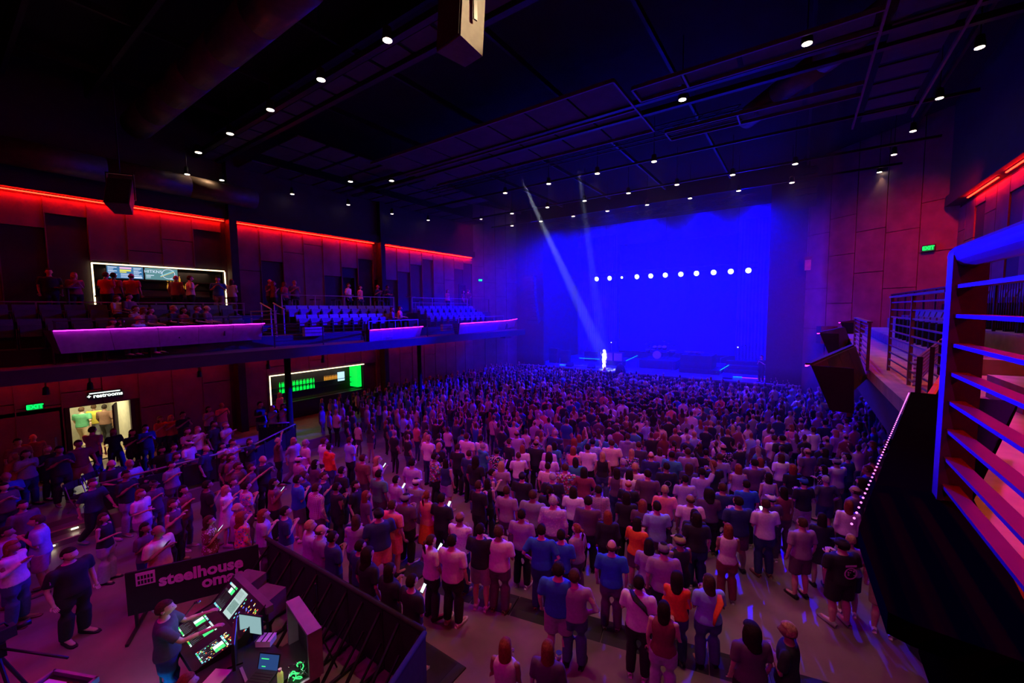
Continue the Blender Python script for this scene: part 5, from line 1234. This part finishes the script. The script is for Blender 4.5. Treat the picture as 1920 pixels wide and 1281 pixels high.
# random crowd
pts=[d['p'][:2] for d in persons]
def inside(x,y):
    if y>29.2 or x>4.2 or x>.15+(31.3-y)*1.09-.7: return False
    if abs(x+19.4)<.4 and abs(y-17.6)<.4: return False
    left=-18.0 if y<10 else (-21.3 if y>12 else -19.5)
    if x<left: return False
    lim=9.6+max(0,(-9-x))*.1+(max(0,x+2))*.9
    return y>lim
grid={}
def near(x,y,d):
    k=(int(x//1),int(y//1))
    for i in (-1,0,1):
        for j in (-1,0,1):
            for (a,b) in grid.get((k[0]+i,k[1]+j),()):
                if (a-x)**2+(b-y)**2<d*d: return True
    return False
for a in pts: grid.setdefault((int(a[0]//1),int(a[1]//1)),[]).append((a[0],a[1]))
rand=[]
for _ in range(26000):
    y=pr.uniform(9.5,29.3); x=pr.uniform(-21.4,4.3)
    if not inside(x,y): continue
    if abs(x+18.6)<.4 and abs(y-9.15)<.4: continue
    d=.5 if y>17 else .5+.22*(17-y)/7
    if x>-2: d+=.06
    if near(x,y,d): continue
    grid.setdefault((int(x//1),int(y//1)),[]).append((x,y)); rand.append((x,y))
def rperson(x,y,z=0):
    g=pr.choice('mmmff'); hair=pr.choice(['short']*5+['bald','cap','curly']) if g=='m' else pr.choice(['long','long','long','bob','pony','curly'])
    hc=pr.choice(['dark','dark','brown','brown','red','blond','grey'] if g=='m' else ['dark','brown','brown','red','blond'])
    if hair=='cap': hc=pr.choice(['black','white','navy','grey'])
    tt=pr.choice(['tee','tee','tee','long','hood'] if g=='m' else ['tee','tee','tank','tank','long'])
    tc=pr.choice(['black']*8+['charcoal','charcoal','navy','navy','plum','grey','white','pale','mauve','lilac','blue','maroon','brown','teal','coral','lightblue','cream'])
    bc=pr.choice(['black','black','navy','denim','plum','khaki','grey']); bt=pr.choice(['trousers']*4+['shorts'])
    pose=pr.choice(['A','A','A','P','P','B','F','H','E','C','D'] if y>12 else ['A','A','P','B','F'])
    return dict(p=np.array([x,y,z]),g=g,hair=hair,hc=hc,tt=tt,tc=tc,bt=bt,bc=bc,pose=pose,da=pr.gauss(0,14),pat=pr.choice([None]*9+['plaid','dots','floral']),sc=(.985 if g=='m' else .925)*(1+pr.uniform(-.05,.05)),hand=False,fat=pr.choice([1,1,1.08,.96]),skin=pr.randrange(5),shc='black')
rand=[rperson(*r) for r in rand]
rand.sort(key=lambda d:np.hypot(*(d['p'][:2])))
# balcony and stage people: pixel of the head, wall-side plane, floor height
BALC=[(93,527,-21.6,6.1,'m short dark tee black trousers black A -70'),(140,532,-21.6,6.1,'f bob blond tee maroon trousers black P -60'),(200,540,-21.9,6.1,'m short brown tee red trousers black P 60'),(213,527,-22.0,6.1,'m short dark tee red trousers black A 60'),(247,534,-21.9,6.1,'m bald brown tee red trousers black A 70'),(330,531,-21.8,6.1,'m bald grey long maroon trousers black A 60'),(356,529,-21.6,6.1,'m short brown tee white trousers black P 20'),(408,524,-21.3,6.1,'m short dark tee blue trousers grey P -90'),(434,533,-21.2,6.1,'f bob brown long pale trousers plum P 60'),
(218,550,-20.0,5.65,'f long brown tee white trousers black G -30'),(240,547,-20.0,5.65,'m short dark tee plum trousers black G -30'),(252,563,-19.5,5.2,'m short brown tee mauve trousers black G -30'),(257,578,-18.3,4.85,'m bald grey long lightblue trousers black G -30'),(268,574,-18.9,5.2,'f bob red tee mauve trousers black G -30'),(208,583,-18.3,4.85,'f bob brown tee coral trousers black G -30'),(223,581,-18.3,4.85,'f long dark tee black trousers black G -30'),(281,578,-18.9,5.2,'f bob brown tee plum trousers black G -30'),(325,579,-18.9,5.2,'m short blond tee black trousers black G -30'),(343,583,-18.9,5.2,'f long dark tee maroon trousers black G -30'),(369,574,-18.9,5.2,'m short brown tee black trousers black G -20'),(387,578,-18.9,5.2,'m bald brown tee plum trousers black G -20'),
(505,529,-21.3,6.1,'m bald brown tee plum trousers black P -30'),(512,536,-21.1,6.1,'f long red tee maroon trousers black P 20'),(533,540,-21.2,6.1,'f bob red tee red trousers black A -30'),(552,531,-21.2,6.1,'m short blond tee plum trousers black P -60'),(653,539,-21.3,6.1,'m short brown tee pale trousers black A -30'),(675,543,-21.3,6.1,'f bob brown tee coral trousers black A -30'),(708,546,-21.2,6.1,'m bald brown tee black trousers black P -40'),(726,543,-21.2,6.1,'m short dark tee black trousers black F -60'),(839,550,-21.0,6.1,'f bob red tee coral trousers black P -30'),(868,552,-20.9,6.1,'f long dark tee plum trousers black A 0'),(878,548,-20.9,6.1,'m short brown tee plum trousers black P 50'),
(750,594,-19.0,5.2,'m short brown tee coral trousers black G -20'),(735,595,-19.0,5.2,'f long brown tee plum trousers black G -20')]
BL=[]
for i,(px,py,xp,z,s) in enumerate(BALC):
    f=s.split(); p=onx(px,py,xp); 
    BL.append(dict(p=np.array([p[0],p[1],z]),g=f[0],hair=f[1],hc=f[2],tt=f[3],tc=f[4],bt=f[5],bc=f[6],pose=f[7],da=float(f[8]),pat=None,sc=.98 if f[0]=='m' else .93,hand=True,fat=1.03,skin=i%5,shc='black',px=(px,py),balc=True))
BL.append(dict(p=np.array([4.3,5.9,5.5]),g='m',hair='short',hc='dark',tt='tee',tc='black',bt='trousers',bc='black',pose='P',da=20,pat=None,sc=1,hand=True,fat=1,skin=1,shc='black',px=(1900,385),balc=True,rb=True))
BL.append(dict(p=np.array([3.5,7.5,5.5]),g='m',hair='short',hc='dark',tt='tee',tc='grey',bt='trousers',bc='black',pose='A',da=20,pat=None,sc=.97,hand=True,fat=1,skin=1,shc='black',px=(1870,420),balc=True,rb=True))
special=[dict(p=np.array([SING[0],SING[1],1.3]),g='m',hair='curly',hc='blond',tt='long',tc='white',bt='trousers',bc='cream',pose='S',da=180,pat=None,sc=1,hand=True,fat=1.05,skin=1,shc='white',px=(1133,664),label='singer in pale suit blazing white in the follow spots on the stage'),
 dict(p=np.array([-7.93,1.84,0]),g='m',hair='short',hc='brown',tt='tee',tc='charcoal',bt='trousers',bc='navy',pose='X',da=-30,pat=None,sc=1.0,hand=True,fat=1.08,skin=1,shc='black',px=(315,1121),label='sound engineer in a dark grey tee leaning over the mixing console'),
 dict(p=np.array([*onz(347,1264,1.35)[:2],0]),g='m',hair='short',hc='red',tt='tee',tc='maroon',bt='trousers',bc='black',pose='G',da=-20,pat=None,sc=1.0,hand=True,fat=1.0,skin=1,shc='black',px=(347,1264),label='seated person with red lit face at the bottom edge below the console'),
 dict(p=np.array([*onz(1433,700,3.0)[:2],1.3])*np.array([0,0,1])+np.array([-2.0,31.5,0]),g='m',hair='short',hc='dark',tt='tee',tc='black',bt='trousers',bc='black',pose='P',da=60,pat=None,sc=1.0,hand=True,fat=1.0,skin=1,shc='black',px=(1433,705),label='dark stagehand figure at the right end of the stage')]
nind=300-len(persons)-len(BL)-len(special)
ind=rand[:max(0,nind)]; mass=rand[max(0,nind):]
# landmarks for the labels
LM=[('beside the mixing console',-7.7,2.2,2.2),('behind the banner',-10.6,3.6,1.5),('just behind the long barricade',-7.3,5.0,1.6),('at the barricade corner',-4.7,5.4,1.3),('near the platform steps',-15.2,1.5,2.2),('at the restroom doorway',-22.2,3.6,2.0),('on the platform by the folding chairs',-18.5,3.6,2.4),('on the platform beyond the restrooms',-19.5,6.3,2.6),('by the round column at the lower bar',-18.4,9.6,1.8),('under the black ledge',1.2,10,2.5),('before the lower bar',-20,13,2.6)]
def where(d):
    x,y=d['p'][:2]
    if d.get('rb'): return 'on the upper tier behind the near railing'
    if d.get('balc'):
        if d['pose']=='G': return 'in the left balcony seats'+(' below the upper bar' if y<9 else ' of the middle bay')
        return 'at the upper bar' if y<8.7 else ('by the blue rail of the left balcony' if y<17.5 else 'at the far end of the left balcony')
    b=min(LM,key=lambda l:math.hypot(l[1]-x,l[2]-y)/l[3])
    if math.hypot(b[1]-x,b[2]-y)<b[3]: return b[0]
    if y<8: return 'at the back of the crowd'+(' near the cable ramp' if x>-6.5 else ' left of the barricade')
    s='left' if x<-13 else ('middle' if x<-6 else 'right')
    return ('in the %s of the crowd, '%s)+('back rows' if y<12 else 'mid rows' if y<18 else 'front rows')
COLW={'pale':'pale pink','plum':'dark plum','lightblue':'light blue'}
def base(d):
    c=COLW.get(d['tc'],d['tc']); p={'plaid':'plaid ','dots':'speckled ','floral':'floral '}.get(d['pat'],'')
    h=HW[d['hair']]; hc=COLW.get(d['hc'],d['hc'])
    return 'person in %s %s%s, %s %s'%(c,p,TW[d['tt']],hc if d['hair']!='bald' else '',h)
allp=persons+ind+BL+special
from collections import Counter
for d in allp: d['lab']=d.get('label') or (base(d)+', '+where(d)).replace('  ',' ')
cnt=Counter(d['lab'] for d in allp)
for d in allp:
    if cnt[d['lab']]>1 and 'label' not in d:
        if d['pose']!='G' : d['lab']=(base(d)+', '+PW[d['pose']]+', '+where(d)).replace('  ',' ').replace('one hand raised to the chest','hand at chest').replace('both hands held in front','hands in front')
cnt=Counter(d['lab'] for d in allp)
uniq=[d for d in allp if cnt[d['lab']]==1 and d['hand'] and d['tc'] in ('orange','coral','teal','green','white','cream','yellow','blue','lightblue','red','olive','rust')]
cnt2=Counter()
for d in allp:
    if cnt[d['lab']]>1:
        o=min((u for u in uniq if u is not d),key=lambda u:np.hypot(*(u['p'][:2]-d['p'][:2])))
        side='beside' ; v=d['p'][:2]-o['p'][:2]
        side='just behind' if v[1]<-.35 else ('in front of' if v[1]>.35 else 'beside')
        ob=base(o).replace('person in ','').split(',')[0]
        d['lab']=(base(d)+', '+side+' the '+ob+(' person' )).replace('  ',' ')
        if cnt2[d['lab']]: d['lab']=(base(d)+', '+PW[d['pose']]+', near the '+ob).replace('  ',' ').replace('one hand raised to the chest','hand at chest').replace('both hands held in front','hands in front')
        cnt2[d['lab']]+=1
cnt=Counter(d['lab'] for d in allp)
for d in allp:
    w=d['lab'].split(); d['lab']=' '.join(w[:16])
    if cnt[d['lab']]>1: d['lab']=d['lab']
for d in allp:
    rz=stage_rz(d['p'][0],d['p'][1])+R(d['da']); d['rz']=rz
    p=d['p'].copy()
    if d['pose']=='G' and d.get('balc'): p[2]-=.0
    grp='people on the balconies' if d.get('balc') else ('people on the stage' if d['p'][2]>1 else 'concertgoers on the hall floor')
    person(p,rz,d['g'],d['hair'],d['hc'],d['tt'],d['tc'],d['bt'],d['bc'],d['pose'],d['sc'],d['fat'],d['skin'],d['shc'],d['lab'],grp,d['pat'])
# the singer's microphone, phones and cups held in hands
s=special[0]; hp=hand(s['p'],s['rz'],'m','S',1); m_=thing('microphone','dark microphone in the raised hand of the singer','microphone',hp); MB().tube([(0,0,-.08),(0,-.02,.08)],.014,8).build('handle',M['blackmetal'],m_); MB().ball((0,-.022,.1),.03).build('head',M['blackmetal'],m_,True)
glow=emat('phone_glow',(.75,.95,1),1.6)
for px,c in {(807,1003):'white top',(767,1080):'black tee at the barricade corner',(295,985):'cream tee',(390,967):'brown speckled tee',(707,855):'cream tank top',(512,897):'maroon long sleeves',(742,892):'lilac tee',(828,925):'black tee beside the orange skirt',(1436,935):'pale pink tee'}.items():
    d=[q for q in persons if q['px']==px][0]; hp=hand(d['p'],d['rz'],d['g'],d['pose'],d['sc']); cx,sx=math.cos(d['rz']),math.sin(d['rz'])
    ph=thing('smartphone','lit smartphone held by the person in '+c,'phone',hp+[0,0,.03],d['rz'])
    o=MB().box(-.038,.038,-.004,.004,-.07,.08).build('phone_body',M['blackmetal'],ph); o.rotation_euler=(R(-40),0,0); MB().box(-.034,.034,-.006,-.004,-.064,.074).build('screen',glow,o)
for px,c in {(1027,1202):'long red hair at the bottom edge',(1260,846):'teal tee',(487,753):'black tee by the column',(262,917):'white tee and red hair'}.items():
    d=[q for q in persons if q['px']==px][0]; hp=hand(d['p'],d['rz'],d['g'],d['pose'],d['sc'])
    ph=thing('drink_cup','clear plastic cup held by the person with '+c,'cup',hp); MB().loft([(0,0,-.06,.03,.03),(0,0,.07,.042,.042)],12).build('cup_body',mat('cup_plastic_%d'%px[0],(.7,.65,.6),.25,noise=.05),ph,True); MB().loft([(0,0,.066,.044,.044),(0,0,.076,.044,.044)],12).build('rim',M['chrome'],ph)
# scarf, shirt prints
def find(px): return [q for q in persons if q['px']==px][0]
def on_back(d,nm,build,z=1.28,y=-.15):
    b=[o for o in bpy.data.objects if o.name.startswith('person') and not o.parent and (o.location-Vector(d['p'])).length<.01][0]
    e=bpy.data.objects.new(nm,None); return b,y,z
b,_,_=on_back(find((1330,1078)),'s',0); o=MB().tube([(.12,-.07,1.46),(.1,-.165,1.38),(.02,-.19,1.15),(.0,-.19,.98)],[.03,.05,.045,.03],8,flat=.35).build('scarf',M['cloth'],b,True); o.color=(.9,.1,.02,1); o['label']='bright orange scarf hanging down the back'
b,_,_=on_back(find((1198,1080)),'s',0); o=MB().tube([(-.12,.0,1.5),(-.02,-.14,1.46),(.12,-.17,1.36),(.15,-.13,1.24)],[.03,.06,.06,.02],8,flat=.4).build('draped_jacket',M['cloth'],b,True); o.color=(.01,.01,.012,1); o['label']='black cloth slung over the shoulder'
pm=mat('shirt_print',(.75,.6,.72),.8,noise=.1)
b,_,_=on_back(find((1580,1010)),'s',0); k=MB()
for i in range(24):
    a=2*math.pi*i/24; k.box(.085*math.cos(a)-.01,.085*math.cos(a)+.01,-.172,-.168,1.2+.105*math.sin(a)-.01,1.2+.105*math.sin(a)+.01)
k.box(-.08,.08,-.172,-.168,1.33,1.365); 
for i in range(14): x,z=rr.uniform(-.05,.05),rr.uniform(1.13,1.27); k.box(x,x+.02,-.172,-.168,z,z+.012)
k.build('shirt_print',pm,b)
b,_,_=on_back(find((1250,867)),'s',0); k=MB()
for i in range(20): a=2*math.pi*i/20; k.box(.08*math.cos(a)-.006,.08*math.cos(a)+.006,-.168,-.164,1.22+.08*math.sin(a)-.006,1.22+.08*math.sin(a)+.006)
k.build('shirt_print',pm,b)
b,_,_=on_back(find((128,1030)),'s',0); text('SGG','shirt_lettering',.07,pm,b,(.255,.0,1.3),(R(90),0,R(90)),.001)
b,_,_=on_back(find((70,966)),'s',0); o=MB().box(-.09,.09,.135,.15,1.05,1.42).build('undershirt',M['cloth'],b); o.color=(.01,.01,.012,1); text('LEF','shirt_lettering',.08,pm,b,(0,.152,1.3),(R(90),0,R(180)),.001)
# ---- the dense crowd beyond the three hundred nearest, as one mass
VOX=.055
def dense(g,pose,hair):
    k=('d',g,pose,hair)
    if k in TC: return TC[k]
    J=joints(g,pose); mb=MB(); torso(mb,g,0,.02)
    mb.tube([(0,-.015,1.42),(0,0,1.58)],.06,8); mb.ball((0,.01,1.645),.082,.1,.12)
    if hair in('long','bob'): mb.loft([(0,-.07,1.3 if hair=='long' else 1.5,.08,.04),(0,-.045,1.65,.09,.07)],8)
    for i in (0,1):
        mb.tube([J['hip'][i],J['kn'][i],J['an'][i]-V((0,0,.06))],[.1,.075,.05],8); mb.tube([J['sh'][i],J['el'][i],J['wr'][i]+(J['wr'][i]-J['el'][i]).normalized()*.1],[.066,.045,.035],8)
    me=bake(mb,VOX,[M['skin']],None,'d',1); n=len(me.vertices); co=np.empty(n*3); me.vertices.foreach_get('co',co); co=co.reshape(-1,3)
    me.calc_loop_triangles(); tr=np.empty(len(me.loop_triangles)*3,int); me.loop_triangles.foreach_get('vertices',tr)
    cls=np.zeros(n,int)   # 0 skin 1 top 2 bottom 3 hair 4 shoe
    armd=np.full(n,9.)
    for i in (0,1):
        for a,b_ in ((J['el'][i],J['wr'][i]*1.0+(J['wr'][i]-J['el'][i])*.4),):
            a=np.array(a);b2=np.array(b_);ab=b2-a; t=np.clip(((co-a)@ab)/(ab@ab),0,1); armd=np.minimum(armd,np.linalg.norm(co-a-t[:,None]*ab,axis=1))
    z=co[:,2]; cls[(z<1.49)]=1; cls[z<.93]=2; cls[z<.1]=4; cls[(armd<.075)]=0
    hm=(z>1.53)&((co[:,1]<.02)|(z>1.72)); 
    if hair=='bald': hm=(z>1.55)&(co[:,1]<0)&(z<1.66)
    cls[hm&(armd>.1)]=3
    if hair in('long','bob'): cls[(z>1.3)&(co[:,1]<-.07)&(abs(co[:,0])<.09)&(armd>.1)]=3
    bpy.data.meshes.remove(me); TC[k]=(co,tr.reshape(-1,3),cls); return TC[k]
VS,TS,CS=[],[],[]; off=0
for d in mass:
    pose=d['pose'] if d['pose'] in 'APCDE' else 'A'; co,tr,cls=dense(d['g'],pose,d['hair'] if d['hair'] in('long','bob','bald') else 'short')
    rz=stage_rz(*d['p'][:2])+R(d['da']); c,s=math.cos(rz),math.sin(rz); q=co*d['sc']*np.array([d['fat'],d['fat'],1])
    v=np.stack([q[:,0]*c-q[:,1]*s+d['p'][0],q[:,0]*s+q[:,1]*c+d['p'][1],q[:,2]],1)
    pal=np.array([SK[d['skin']],CL[d['tc']],CL[d['bc']],CL[d['hc']] if d['hair']=='cap' else HC[d['hc']],CL['black']])
    VS.append(v); TS.append(tr+off); CS.append(pal[cls]*.8); off+=len(v)
if VS:
    v=np.concatenate(VS); t=np.concatenate(TS); c=np.concatenate(CS)
    me=bpy.data.meshes.new('crowd'); me.vertices.add(len(v)); me.vertices.foreach_set('co',v.ravel()); me.loops.add(len(t)*3); me.loops.foreach_set('vertex_index',t.ravel().astype(np.int32))
    me.polygons.add(len(t)); me.polygons.foreach_set('loop_start',np.arange(0,len(t)*3,3,dtype=np.int32)); me.polygons.foreach_set('loop_total',np.full(len(t),3,dtype=np.int32)); me.update(calc_edges=True)
    me.polygons.foreach_set('use_smooth',[True]*len(t))
    at=me.color_attributes.new('Col','FLOAT_COLOR','POINT'); at.data.foreach_set('color',np.concatenate([c,np.ones((len(c),1))],1).ravel())
    m=mat('crowd_clothes_and_skin',(.5,.5,.5),.8); nt=m.node_tree; a=nt.nodes.new('ShaderNodeAttribute'); a.attribute_name='Col'; nt.links.new(a.outputs['Color'],nt.nodes['Principled BSDF'].inputs['Base Color']); me.materials.append(m)
    tag(put(me,'crowd'),'densely packed standing crowd before the stage, beyond the nearest people','crowd',kind='stuff')
    print('MASS',len(mass),'tris',len(t),'persons',len(allp),'hand',len(persons))
